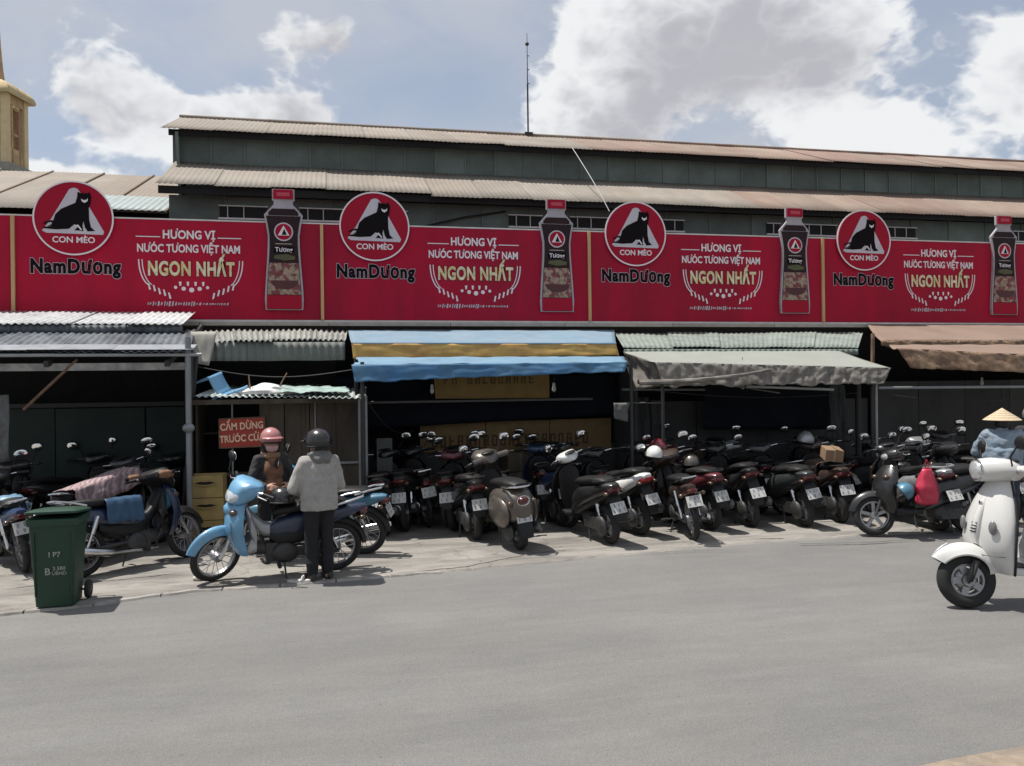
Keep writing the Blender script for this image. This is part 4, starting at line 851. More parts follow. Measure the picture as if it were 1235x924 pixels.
def clutter():
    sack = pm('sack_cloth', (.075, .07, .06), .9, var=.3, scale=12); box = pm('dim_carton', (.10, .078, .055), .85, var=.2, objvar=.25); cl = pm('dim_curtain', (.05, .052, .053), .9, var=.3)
    rr = random.Random(21)
    spots = [(1.0, 12.75), (1.45, 12.8), (2.9, 12.75), (3.3, 12.8), (3.75, 12.78), (5.2, 12.6), (6.0, 12.7), (8.3, 12.6)]
    where = ['beside the kiosk wall', 'left of the middle shutters', 'before the middle shutters', 'below the board sign', 'at the right of the board sign', 'under the green awning rail', 'beneath the dark tarpaulin', 'beside the black post']
    for (x, y), w in zip(spots, where):
        n = rr.randint(2, 3)
        for k in range(n):
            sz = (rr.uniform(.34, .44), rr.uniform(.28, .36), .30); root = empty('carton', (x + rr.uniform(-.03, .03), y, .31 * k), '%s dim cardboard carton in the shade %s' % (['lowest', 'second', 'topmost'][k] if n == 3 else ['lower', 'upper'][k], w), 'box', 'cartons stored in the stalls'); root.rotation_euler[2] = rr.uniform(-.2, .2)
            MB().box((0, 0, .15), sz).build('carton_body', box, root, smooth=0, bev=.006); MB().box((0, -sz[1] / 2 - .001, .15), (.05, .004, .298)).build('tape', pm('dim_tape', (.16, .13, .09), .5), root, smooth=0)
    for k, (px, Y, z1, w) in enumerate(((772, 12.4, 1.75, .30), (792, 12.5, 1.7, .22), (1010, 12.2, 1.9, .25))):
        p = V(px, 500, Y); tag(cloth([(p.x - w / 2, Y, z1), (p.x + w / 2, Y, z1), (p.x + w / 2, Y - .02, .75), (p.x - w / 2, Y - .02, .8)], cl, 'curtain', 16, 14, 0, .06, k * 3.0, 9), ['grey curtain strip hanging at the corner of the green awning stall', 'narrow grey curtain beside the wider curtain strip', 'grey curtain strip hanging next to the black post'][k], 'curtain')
    for k, (x, Y) in enumerate(((1.4, 11.6), (3.2, 11.7), (6.1, 11.5), (10.6, 11.8))):
        root = empty('hanging_lamp', (x, Y, 2.0), ['unlit bulb on a wire in front of the yellow fascia sign', 'unlit bulb on a wire at the right of the yellow fascia sign', 'unlit bulb on a wire under the green awning', 'unlit bulb on a wire under the brown awning'][k], 'lamp')
        MB().tube([(0, 0, .35), (.01, 0, .1), (0, 0, 0)], .004, 5).build('wire', pm('black_wire', (.02, .02, .02), .7), root); MB().lathe([(.004, 0), (.02, -.01), (.02, -.05), (.03, -.09), (.028, -.12), (.004, -.14)], (0, 0, 0), (0, 0, 1), 12).build('bulb', pm('bulb_glass', (.4, .4, .38), .2), root)
    wr_ = pm('black_wire', (.02, .02, .02), .7)
    for k, (a, b, sag) in enumerate(((V(236, 442, 11.7), V(425, 446, 11.6), .12), (V(440, 480, 11.2), V(500, 520, 12.6), .2), (V(760, 468, 11.2), V(1035, 474, 11.5), .10), (V(1058, 474, 11.05), V(1240, 480, 11.4), .08))):
        tag(MB().tube([a.lerp(b, t / 14) - Vector((0, 0, sag * math.sin(math.pi * t / 14))) for t in range(15)], .007, 5).build('cable', wr_), ['black cable slung under the ragged grey awning', 'black cable looping off the kiosk posts', 'black cable slung under the green awning', 'black cable slung under the brown awning'][k], 'cable')
clutter()

# ================================================================== MOTORBIKES
BM = dict(
    plastic=pm('bike_black_plastic', (0.014, 0.014, 0.015), .5, var=.2, scale=12, spec=.3),
    seat=pm('bike_seat_vinyl', (0.012, 0.0115, 0.0115), .5, var=.25, scale=14, spec=.28),
    chrome=pm('bike_chrome', (0.62, 0.62, 0.62), .22, 1.0, var=.1),
    rubber=pm('tyre_rubber', (0.018, 0.018, 0.018), .85, var=.25, scale=20),
    rim=pm('alloy_rim', (0.33, 0.33, 0.34), .4, .8, var=.15),
    dark_rim=pm('dark_rim', (0.05, 0.05, 0.052), .45, .5, var=.15),
    mirror=pm('mirror_glass', (0.88, 0.89, 0.9), .04, 1.0, var=.02),
    red=pm('tail_lamp_dark', (0.075, 0.008, 0.010), .2, coat=.6), bright_red=pm('tail_lamp_red', (0.30, 0.012, 0.02), .2, coat=.6),
    amber=pm('indicator_smoke', (0.07, 0.04, 0.024), .3, coat=.4),
    plate=pm('number_plate', (0.46, 0.46, 0.45), .5, var=.2, scale=9),
    marks=pm('plate_marks', (0.09, 0.09, 0.095), .6),
    lens=pm('lamp_lens', (0.55, 0.57, 0.58), .12, .3, coat=.8),
    smoke=pm('smoked_lens', (0.16, 0.16, 0.16), .25, coat=.5),
    engine=pm('engine_cast', (0.06, 0.06, 0.06), .55, .5, var=.3, scale=16),
    muffler=pm('muffler_heat', (0.10, 0.10, 0.10), .4, .8, var=.2),
)
def paint(name, c, rough=.3, metal=0.0): return pm('paint_' + name, c, rough + .06, metal, var=.2, scale=9, coat=.35, col2=tuple(k * .72 + .025 for k in c), mixscale=5, lo=.44, hi=.74)
PAINT = dict(black=paint('black', (.012, .012, .013)), gloss=paint('gloss_black', (.008, .008, .009), .18), grey=paint('grey', (.05, .053, .056), .3, .4), silver=paint('silver', (.36, .37, .38), .35, .5),
             maroon=paint('maroon', (.10, .014, .02)), white=paint('white', (.66, .66, .64), .32), blue=paint('light_blue', (.13, .31, .48)), navy=paint('navy', (.012, .022, .06)), brown=paint('brown', (.045, .028, .022)),
             champagne=paint('champagne', (.115, .10, .085), .32, .4), dblue=paint('dark_blue', (.02, .045, .11)), ivory=pm('paint_ivory', (.60, .598, .58), .32, var=.05, scale=4, coat=.4, col2=(.55, .545, .525), mixscale=2), red=paint('red', (.3, .015, .02)), teal=paint('teal', (.05, .16, .24)))

def sup(x, zc, w, h, p=2.6, n=18, yc=0.0, tilt=0.0):
    """rounded ring across the bike at station x"""
    out = []
    for k in range(n):
        t = 2 * math.pi * k / n; c, s_ = math.cos(t), math.sin(t)
        y = abs(c) ** (2 / p) * math.copysign(1, c) * w / 2; z = abs(s_) ** (2 / p) * math.copysign(1, s_) * h / 2
        out.append(Vector((x + tilt * z, yc + y, zc + z)))
    return out
def crescent(z, cx, w, d, n=12, th=.35):
    o = []
    for k in range(n + 1):
        t = -math.pi / 2 + math.pi * k / n; o.append(Vector((cx + d * math.cos(t), w / 2 * math.sin(t), z)))
    for k in range(n, -1, -1):
        t = -math.pi / 2 + math.pi * k / n; o.append(Vector((cx + d * (1 - th) * math.cos(t) - .018, w / 2 * .97 * math.sin(t), z)))
    return o
def arc_fender(ax, az, rr, a0, a1, w0, w1, drop, n=14, m=8, beak=0.0):
    rings = []
    for i in range(n + 1):
        t = i / n; a = R_(a0 + (a1 - a0) * t); w = (w0 + (w1 - w0) * t) * (math.sin(math.pi * (.12 + .8 * t)) ** .5); ring = []
        r0 = rr + beak * (1 - t) ** 3
        for s_ in (0, 1):
            for j in range(m + 1):
                b = -1 + 2 * j / m
                if s_: b = -b
                r = r0 - drop * abs(b) ** 2.4 - (.012 if s_ else 0)
                ring.append(Vector((ax + r * math.cos(a), b * (w / 2 - (.006 if s_ else 0)), az + r * math.sin(a))))
        rings.append(ring)
    return MB().loft(rings)
def tyre_mb(ax, r, w):
    prof = []
    for k in range(14):
        t = 2 * math.pi * k / 14; prof.append((r - w * .55 + w * .55 * math.cos(t), w / 2 * math.sin(t)))
    return MB().lathe(prof, (ax, 0, r), (0, 1, 0), 36, closed=True)
def rim_mb(ax, r, w, tyre_w, style):
    m = MB(); ri = r - tyre_w * .95
    m.lathe([(ri - .012, -w / 2), (ri + .02, -w / 2), (ri + .012, 0), (ri + .02, w / 2), (ri - .012, w / 2), (ri - .018, 0)], (ax, 0, r), (0, 1, 0), 32, closed=True)
    m.lathe([(.0, -.06), (.045, -.06), (.05, 0), (.045, .06), (0, .06)], (ax, 0, r), (0, 1, 0), 14)
    if style == 'alloy':
        for k in range(5):
            t = 2 * math.pi * k / 5 + .3
            m.box((ax + math.cos(t) * ri / 2, 0, r + math.sin(t) * ri / 2), (ri, .035, .04), Matrix.Rotation(-t, 3, 'Y'))
    elif style == 'spoke':
        for k in range(18):
            t = 2 * math.pi * k / 18; t2 = t + (.5 if k % 2 else -.5); y = .03 if k % 4 < 2 else -.03
            m.tube([(ax + .04 * math.cos(t2), y, r + .04 * math.sin(t2)), (ax + ri * math.cos(t), 0, r + ri * math.sin(t))], .004, 4)
    else:
        m.lathe([(.05, -.02), (ri - .03, -.03), (ri - .03, .0), (.05, .03)], (ax, 0, r), (0, 1, 0), 20)
        for k in range(5):
            t = 2 * math.pi * k / 5; m.box((ax + math.cos(t) * ri * .7, 0, r + math.sin(t) * ri * .7), (ri * .5, .08, .05), Matrix.Rotation(-t, 3, 'Y'))
    return m
class Kind: pass
def common(P, k):
    """pieces every machine has: wheels, handlebar, mirrors, plate, lamps"""
    P('wheel', rim_mb(k.fx, k.fr, k.rw, k.tw, k.rim), 'rim', front=True, sub=[('tyre', tyre_mb(k.fx, k.fr, k.tw), 'rubber')])
    P('wheel', rim_mb(k.rx, k.rr, k.rw, k.tw * 1.1, k.rim), 'rim', sub=[('tyre', tyre_mb(k.rx, k.rr, k.tw * 1.15), 'rubber')])
    hx, hz = k.hx, k.hz
    for s_ in (1, -1):
        mx, mz = k.mirror
        head = MB().ell((mx - .02, s_ * .33, hz + mz), (.024, .082, .055), 14, 8, Matrix.Rotation(R_(8 * s_), 3, 'Z'))
        head.tube([(hx + .02, s_ * .20, hz + .03), (hx + .05, s_ * .25, hz + .10), (mx, s_ * .31, hz + mz - .02)], .0065, 6)
        gl = MB().ell((mx - .036, s_ * .33, hz + mz), (.009, .073, .047), 14, 8, Matrix.Rotation(R_(8 * s_), 3, 'Z') @ Matrix.Rotation(R_(-12), 3, 'Y'))
        P('mirror', head, 'plastic', front=True, sub=[('mirror_glass', gl, 'mirror')])
    bar = MB().tube([(hx - .10, .36, hz - .01), (hx - .05, .24, hz), (hx, .1, hz - .02), (hx, -.1, hz - .02), (hx - .05, -.24, hz), (hx - .10, -.36, hz - .01)], .011, 8)
    gs = [('grip', MB().tube([(hx - .105, s_ * .375, hz - .01), (hx - .055, s_ * .255, hz - .002)], .018, 10), 'plastic') for s_ in (1, -1)]
    gs += [('brake_lever', MB().tube([(hx - .02, s_ * .22, hz), (hx + .01, s_ * .27, hz - .01), (hx - .03, s_ * .37, hz - .02)], .006, 6), 'chrome') for s_ in (1, -1)]
    P('handlebar', bar, 'chrome', front=True, sub=gs)
    px, pz, pt = k.plate; rt = Matrix.Rotation(R_(pt), 3, 'Y'); c = Vector((px, 0, pz))
    mk = MB(); rr = random.Random(k.seed)
    for row, n in ((.034, 4), (-.03, 5)):
        for i in range(n):
            if rr.random() < .12: continue
            y = (i - (n - 1) / 2) * .032 + rr.uniform(-.003, .003); hh = .040
            st_ = [((0, .016), (.016, .005)), ((0, -.016), (.016, .005)), ((-.006, 0), (.005, hh)), ((.006, 0), (.005, hh)), ((0, 0), (.014, .005))]
            for (dy, dz), (wy, wz) in rr.sample(st_, rr.randint(2, 4)): mk.box(c + rt @ Vector((-.004 - .0003 * dy, y + dy, row + dz)), (.002, wy, wz), rt)
    P('number_plate', MB().box(c, (.004, .19, .14), rt), 'plate', sub=[('plate_marks', mk, 'marks')])
def shocks(P, x0, z0, x1, z1, y=.10):
    for s_ in (1, -1):
        P('shock_absorber', MB().tube([(x0, s_ * y, z0), (x0 + (x1 - x0) * .45, s_ * y, z0 + (z1 - z0) * .45), (x0 + (x1 - x0) * .46, s_ * y, z0 + (z1 - z0) * .46), (x1, s_ * y, z1)], [.016, .016, .026, .026], 8), 'chrome')
def make_kind(fn):
    parts = []
    def P(name, mb, role, front=False, sub=()):
        if hasattr(mb, 'mesh'): mb = mb.mesh(name, 42)
        parts.append((name, mb, role, front, [(n, m.mesh(n, 42), r) for n, m, r in sub]))
    k = Kind(); k.seed = 1
    fn(P, k); k.parts = parts
    return k

def k_automatic(P, k, sport=False):
    k.fx, k.rx, k.fr, k.rr, k.tw, k.rw, k.rim = .65, -.62, .255, .25, .085, .06, 'alloy'
    k.hx, k.hz, k.mirror = .36, 1.03, (.36, .20); k.plate = (-.965, .50, 24) if not sport else (-1.0, .52, 28)
    k.steer = ((.40, 0, .9), (.18, 0, -.62))
    common(P, k)
    up = .05 if sport else 0
    body = [sup(-.94, .755 + up, .09, .05), sup(-.90, .745 + up, .17, .10), sup(-.78, .715 + up * .7, .26, .17), sup(-.58, .655, .32, .23), sup(-.36, .60, .36, .29), sup(-.14, .53, .36, .36), sup(.02, .46, .33, .34), sup(.12, .39, .30, .22), sup(.17, .35, .26, .10)]
    P('body', MB().loft(body), 'paint')
    P('side_trim', MB().loft([sup(-.86, .67 + up, .16, .06), sup(-.6, .565, .30, .10), sup(-.3, .47, .335, .14), sup(-.05, .37, .33, .12), sup(.06, .33, .30, .06)]), 'plastic')
    seat = [sup(-.80, .80 + up, .16, .05), sup(-.74, .81 + up, .23, .09), sup(-.5, .795 + up * .5, .27, .11), sup(-.3, .765, .28, .11), sup(-.1, .745, .25, .11), sup(.0, .735, .19, .08), sup(.03, .73, .12, .04)]
    P('seat', MB().loft(seat), 'seat')
    P('grab_rail', MB().tube([(-.62, .13, .80 + up), (-.82, .13, .825 + up), (-.93, .08, .83 + up), (-.95, 0, .83 + up), (-.93, -.08, .83 + up), (-.82, -.13, .825 + up), (-.62, -.13, .80 + up)], .013, 8), 'grab')
    P('tail_light', MB().loft([sup(-.955, .725 + up, .12, .035), sup(-.925, .715 + up, .19, .075), sup(-.85, .695 + up, .20, .08)]), 'red')
    for s_ in (1, -1): P('rear_indicator', MB().ell((-.90, s_ * .115, .68 + up), (.05, .03, .024)), 'amber')
    P('rear_mudguard', MB().loft([sup(-.82, .66 + up, .16, .05), sup(-.92, .58, .15, .04), sup(-.99, .43, .14, .025, tilt=0), sup(-1.0, .36, .12, .02)]), 'plastic')
    P('engine', MB().box((-.40, .07, .27), (.44, .12, .16)).ell((-.62, .10, .25), (.14, .055, .13)).ell((-.25, .08, .28), (.14, .06, .11)).box((-.3, -.02, .30), (.3, .2, .16)), 'engine')
    P('muffler', MB().tube([(-.15, -.12, .22), (-.35, -.15, .23), (-.42, -.165, .25), (-.50, -.17, .27), (-.88, -.175, .36), (-.92, -.175, .37)], [.02, .022, .045, .06, .062, .03], 12), 'muffler', sub=[('heat_shield', MB().tube([(-.52, -.188, .285), (-.80, -.192, .352)], .05, 10), 'shield')])
    shocks(P, -.64, .27, -.55, .60)
    P('floorboard', MB().loft([sup(.08, .30, .34, .09, 4), sup(.25, .285, .36, .07, 4), (sup(.44, .30, .34, .08, 4))]), 'plastic')
    P('leg_shield', MB().loft([crescent(.28, .44, .26, .06), crescent(.38, .47, .36, .10), crescent(.52, .50, .43, .13), crescent(.68, .47, .44, .13), crescent(.80, .42, .38, .12), crescent(.89, .385, .25, .09)]), 'paint')
    P('inner_panel', MB().loft([sup(.40, .33, .22, .05), sup(.42, .55, .30, .34), sup(.385, .75, .30, .26), sup(.37, .87, .16, .05)]), 'plastic')
    P('handlebar_cowl', MB().loft([sup(.24, 1.0, .10, .06), sup(.28, 1.01, .26, .12), sup(.36, 1.02, .36, .15), sup(.43, 1.01, .30, .13), sup(.475, .995, .16, .08)]), 'paint', front=True, sub=[('speedometer', MB().ell((.285, 0, 1.075), (.05, .10, .02)), 'plastic')])
    P('headlight', MB().loft([sup(.43, 1.0, .26, .10), sup(.47, .995, .21, .085), sup(.49, .99, .10, .04)]), 'lens', front=True)
    for s_ in (1, -1): P('control_cable', MB().tube([(.30, s_ * .17, 1.0), (.42, s_ * .19, .97), (.46, s_ * .10, .90)], .005, 5), 'plastic', front=True)
    for s_ in (1, -1): P('front_indicator', MB().ell((.53, s_ * .13, .74), (.05, .05, .03)), 'amber')
    for s_ in (1, -1): P('fork_leg', MB().tube([(.50, s_ * .06, .62), (.645, s_ * .065, .255)], .018, 8), 'engine', front=True)
    P('front_mudguard', arc_fender(.65, .255, .315, 12, 150, .13, .15, .07), 'paint', front=True)
    P('centre_stand', MB().tube([(-.28, .11, .2), (-.33, .14, .02), (-.40, .16, .01)], .012, 6).tube([(-.28, -.11, .2), (-.33, -.14, .02), (-.40, -.16, .01)], .012, 6).tube([(-.28, .11, .2), (-.28, -.11, .2)], .012, 6), 'engine')
def k_sport(P, k): k_automatic(P, k, True)
def k_underbone(P, k):
    k.fx, k.rx, k.fr, k.rr, k.tw, k.rw, k.rim = .63, -.60, .275, .275, .068, .05, 'spoke'
    k.hx, k.hz, k.mirror = .34, .99, (.34, .21); k.plate = (-.93, .54, 22); k.steer = ((.37, 0, .88), (.22, 0, -.6))
    common(P, k)
    P('body', MB().loft([sup(-.90, .70, .08, .05), sup(-.84, .69, .14, .09), sup(-.66, .655, .19, .15), sup(-.4, .61, .24, .20), (sup(-.15, .565, .25, .24)), sup(.02, .53, .20, .20), sup(.10, .52, .14, .12)]), 'paint2')
    P('side_cover', MB().loft([sup(-.42, .50, .20, .10), sup(-.2, .45, .25, .20), sup(0.0, .43, .22, .20), sup(.10, .46, .16, .10)]), 'plastic')
    P('seat', MB().loft([sup(-.70, .765, .14, .05), sup(-.64, .775, .21, .09), sup(-.4, .765, .24, .10), sup(-.15, .745, .24, .10), sup(.02, .72, .20, .09), sup(.09, .69, .12, .05)]), 'seat')
    P('grab_rail', MB().tube([(-.55, .11, .75), (-.72, .12, .80), (-.86, .08, .83), (-.88, 0, .83), (-.86, -.08, .83), (-.72, -.12, .80), (-.55, -.11, .75)], .012, 8), 'chrome')
    P('tail_light', MB().loft([sup(-.93, .665, .07, .04), sup(-.905, .66, .13, .07), sup(-.84, .65, .14, .08)]), 'red')
    for s_ in (1, -1): P('rear_indicator', MB().tube([(-.84, s_ * .05, .62), (-.85, s_ * .10, .615)], .01, 6).ell((-.85, s_ * .135, .615), (.035, .035, .026)), 'amber')
    P('rear_mudguard', arc_fender(-.60, .275, .33, 70, 178, .13, .12, .045), 'plastic')
    P('plate_bracket', MB().loft([sup(-.80, .62, .10, .03), sup(-.91, .56, .12, .02), sup(-.95, .46, .12, .015)]), 'plastic')
    P('centre_tunnel', MB().loft([sup(.02, .50, .12, .16), sup(.16, .53, .13, .15), sup(.28, .64, .14, .17), sup(.36, .78, .13, .15)]), 'trim')
    P('leg_shield', MB().loft([crescent(.30, .34, .34, .09, th=.2), crescent(.40, .36, .43, .14, th=.2), crescent(.55, .39, .46, .16, th=.2), crescent(.70, .39, .42, .15, th=.25), crescent(.80, .37, .30, .13), crescent(.87, .36, .18, .10)]), 'paint')
    for s_ in (1, -1): P('inner_shield', MB().loft([sup(.33, .36, .02, .10, yc=s_ * .15), sup(.24, .46, .10, .26, yc=s_ * .13), sup(.30, .62, .11, .26, yc=s_ * .13), sup(.35, .78, .05, .10, yc=s_ * .10)]), 'trim')
    P('engine', MB().tube([(.26, 0, .33), (.10, 0, .31)], .075, 12).box((.0, 0, .29), (.28, .18, .2)).ell((-.06, .10, .28), (.14, .045, .11)).ell((-.02, -.10, .28), (.12, .045, .11)), 'engine')
    P('exhaust', MB().tube([(.25, -.03, .26), (.22, -.09, .19), (0, -.12, .19), (-.30, -.14, .21), (-.36, -.145, .22), (-.86, -.15, .32), (-.90, -.15, .325)], [.016, .016, .016, .018, .042, .045, .02], 12), 'chrome')
    P('chain_case', MB().loft([sup(-.62, .28, .02, .10, yc=.08), sup(-.5, .285, .035, .12, yc=.08), sup(-.15, .28, .035, .10, yc=.08), sup(-.05, .28, .02, .06, yc=.08)]), 'muffler')
    for s_ in (1, -1): P('swing_arm', MB().tube([(-.08, s_ * .09, .3), (-.60, s_ * .10, .275)], .018, 8), 'engine')
    shocks(P, -.59, .29, -.44, .62, .115)
    P('footrest_bar', MB().tube([(.02, .24, .19), (.02, -.24, .19)], .012, 8), 'engine', sub=[('footrest', MB().tube([(.02, s_ * .17, .19), (.02, s_ * .26, .19)], .022, 8), 'rubber') for s_ in (1, -1)])
    P('side_stand', MB().tube([(-.04, .10, .2), (-.06, .19, .0)], .010, 6), 'engine')
    P('handlebar_cowl', MB().loft([sup(.17, .985, .10, .04, 4), sup(.21, .985, .30, .09, 4), sup(.29, .985, .40, .15, 4.5), sup(.38, .965, .34, .21, 4.5, tilt=-.25), sup(.46, .935, .24, .20, 4, tilt=-.3), sup(.51, .915, .14, .12, 3, tilt=-.3)]), 'paint', front=True)
    P('headlight', MB().loft([sup(.44, .94, .25, .13, 3, tilt=-.3), sup(.505, .915, .18, .11, 3, tilt=-.3), sup(.53, .905, .08, .06, 3, tilt=-.3)]), 'lens', front=True)
    for s_ in (1, -1): P('control_cable', MB().tube([(.26, s_ * .16, .97), (.36, s_ * .21, .93), (.43, s_ * .13, .80), (.42, s_ * .08, .66)], .005, 5), 'plastic', front=True)
    P('decal', MB().tube([(.465, .215, .44), (.49, .20, .55), (.49, .16, .66)], .006, 4), 'chrome')
    P('front_cowl', MB().loft([sup(.38, .70, .20, .26), sup(.46, .73, .24, .22), sup(.52, .75, .16, .14), sup(.55, .76, .07, .06)]), 'paint')
    for s_ in (1, -1): P('front_indicator', MB().ell((.46, s_ * .13, .75), (.05, .045, .035)), 'amber')
    for s_ in (1, -1): P('fork_leg', MB().tube([(.44, s_ * .07, .68), (.56, s_ * .075, .40), (.625, s_ * .075, .275)], [.02, .02, .024], 8), 'chrome', front=True)
    P('front_mudguard', arc_fender(.63, .275, .335, 18, 158, .12, .13, .075), 'paint', front=True)
def k_classic(P, k):
    k.fx, k.rx, k.fr, k.rr, k.tw, k.rw, k.rim = .64, -.62, .215, .215, .10, .07, 'disc'
    k.hx, k.hz, k.mirror = .30, 1.04, (.32, .20); k.plate = (-.87, .44, 14); k.steer = ((.36, 0, .9), (.25, 0, -.65))
    common(P, k)
    P('body', MB().loft([sup(-.90, .52, .12, .10), sup(-.86, .54, .26, .30), sup(-.74, .56, .37, .42), sup(-.55, .555, .44, .46), sup(-.35, .54, .44, .44), sup(-.15, .51, .37, .40), sup(.0, .46, .28, .32), sup(.07, .38, .24, .14)]), 'paint')
    for s_ in (1, -1): P('side_cowl', MB().ell((-.50, s_ * .175, .48), (.33, .085, .20)), 'paint')
    P('seat', MB().loft([sup(-.84, .80, .14, .05), sup(-.78, .81, .25, .09), sup(-.5, .80, .30, .12), sup(-.25, .785, .28, .12), sup(-.06, .765, .22, .10), sup(.01, .75, .12, .05)]), 'seat')
    P('grab_rail', MB().tube([(-.6, .15, .78), (-.82, .15, .80), (-.92, .08, .80), (-.94, 0, .80), (-.92, -.08, .80), (-.82, -.15, .80), (-.6, -.15, .78)], .012, 8), 'chrome')
    P('tail_light', MB().loft([sup(-.93, .63, .08, .06), sup(-.90, .63, .14, .10), sup(-.84, .63, .16, .12)]), 'red', sub=[('lamp_rim', MB().tube([(-.90, .075 * math.cos(R_(a)), .63 + .055 * math.sin(R_(a))) for a in range(0, 360, 24)], .008, 6, closed=True), 'chrome')])
    for s_ in (1, -1): P('rear_indicator', MB().ell((-.85, s_ * .15, .60), (.03, .035, .035)), 'amber')
    P('rear_mudguard', MB().loft([sup(-.80, .40, .20, .06), sup(-.88, .36, .18, .05), sup(-.92, .27, .16, .03), sup(-.93, .2, .14, .02)]), 'plastic')
    P('engine', MB().ell((-.60, .12, .24), (.16, .06, .12)).box((-.4, .05, .26), (.4, .14, .16)), 'engine')
    P('muffler', MB().tube([(-.2, -.1, .2), (-.4, -.14, .22), (-.48, -.16, .24), (-.84, -.17, .28), (-.88, -.17, .285)], [.02, .025, .06, .062, .03], 12), 'muffler')
    P('floorboard', MB().loft([sup(.04, .30, .32, .10, 4), sup(.22, .275, .40, .06, 5), sup(.40, .30, .36, .07, 4)]), 'paint', sub=[('floor_mat', MB().box((.2, 0, .314), (.26, .3, .012)), 'plastic')])
    P('leg_shield', MB().loft([crescent(.27, .38, .38, .05, th=.25), crescent(.36, .415, .45, .09, th=.2), crescent(.52, .43, .48, .13, th=.17), crescent(.68, .40, .45, .13, th=.17), crescent(.80, .37, .37, .12, th=.2), crescent(.89, .34, .29, .11, th=.25), crescent(.97, .315, .20, .09)]), 'paint',
      sub=[('shield_trim', MB().tube([(.38, -.19, .27), (.41, -.23, .36), (.42, -.25, .52), (.395, -.235, .68), (.365, -.19, .80), (.34, -.145, .89), (.315, -.10, .97)], .010, 6), 'plastic'), ('shield_trim', MB().tube([(.38, .19, .27), (.41, .23, .36), (.42, .25, .52), (.395, .235, .68), (.365, .19, .80), (.34, .145, .89), (.315, .10, .97)], .010, 6), 'plastic')])
    P('glovebox', MB().loft([sup(.36, .46, .34, .05), sup(.34, .60, .38, .28), sup(.32, .74, .34, .20), sup(.31, .86, .2, .05)]), 'plastic')
    P('nose_cowl', MB().loft([crescent(.40, .500, .05, .022, 8), crescent(.55, .555, .075, .030, 8), crescent(.70, .53, .07, .030, 8), crescent(.84, .455, .05, .025, 8)]), 'paint')
    for q in range(4): P('horn_slat', MB().box((.578 - .006 * q, 0, .585 + .022 * q), (.012, .05, .008)), 'plastic')
    P('shield_seam', MB().tube([(.435 + .15 * math.cos(R_(a)), .235 * math.sin(R_(a)), .42 + .0 * a) for a in range(-70, 71, 14)], .003, 4), 'plastic')
    P('badge', MB().ell((.505, 0, .80), (.008, .018, .022)), 'chrome')
    for s_ in (1, -1): P('front_indicator', MB().ell((.535, s_ * .15, .63), (.02, .03, .055), rot=Matrix.Rotation(R_(30 * s_), 3, 'Z')), 'smoke')
    P('headset', MB().loft([sup(.18, 1.02, .14, .08), sup(.22, 1.03, .26, .14), sup(.30, 1.045, .38, .18), sup(.40, 1.05, .34, .19), sup(.47, 1.05, .24, .175), sup(.50, 1.05, .2, .15)]), 'paint', front=True, sub=[('speedometer', MB().ell((.25, 0, 1.11), (.07, .10, .025)), 'plastic'), ('bar_cover', MB().loft([[Vector((.27 - .05 * abs(y) / .3 + .035 * math.cos(a), y, 1.035 + .04 * math.sin(a))) for a in [R_(x) for x in range(0, 360, 36)]] for y in (-.28, -.2, 0, .2, .28)]), 'paint')])
    P('headlight', MB().loft([sup(.485, 1.05, .205, .155, 2.0), sup(.515, 1.05, .17, .13, 2.0), sup(.53, 1.05, .08, .06, 2.0)]), 'lens', front=True, sub=[('lamp_rim', MB().tube([(.495, .105 * math.cos(R_(a)), 1.05 + .08 * math.sin(R_(a))) for a in range(0, 360, 20)], .009, 6, closed=True), 'chrome')])
    P('steering_column', MB().tube([(.36, 0, .95), (.50, 0, .55), (.60, .0, .32)], .032, 10), 'engine', front=True)
    P('fork_leg', MB().tube([(.58, .07, .36), (.62, .085, .27), (.64, .07, .215)], .024, 8), 'engine', front=True, sub=[('fork_cover', MB().loft([sup(.60, .34, .03, .10, yc=.075), sup(.625, .28, .045, .13, yc=.085), sup(.66, .22, .03, .06, yc=.085)]), 'plastic')])
    P('front_mudguard', arc_fender(.64, .235, .258, 33, 172, .19, .22, .085, 18, 12, beak=.03), 'paint', front=True, sub=[('mudguard_crest', MB().tube([(.64 + .285 * math.cos(R_(a)), 0, .225 + .285 * math.sin(R_(a))) for a in range(35, 75, 8)], .012, 6), 'chrome')])
    P('centre_stand', MB().tube([(-.22, .1, .2), (-.28, .14, .01)], .012, 6).tube([(-.22, -.1, .2), (-.28, -.14, .01)], .012, 6).tube([(-.22, .1, .2), (-.22, -.1, .2)], .012, 6), 'engine')
KINDS = dict(automatic=make_kind(k_automatic), sport=make_kind(k_sport), underbone=make_kind(k_underbone), classic=make_kind(k_classic))

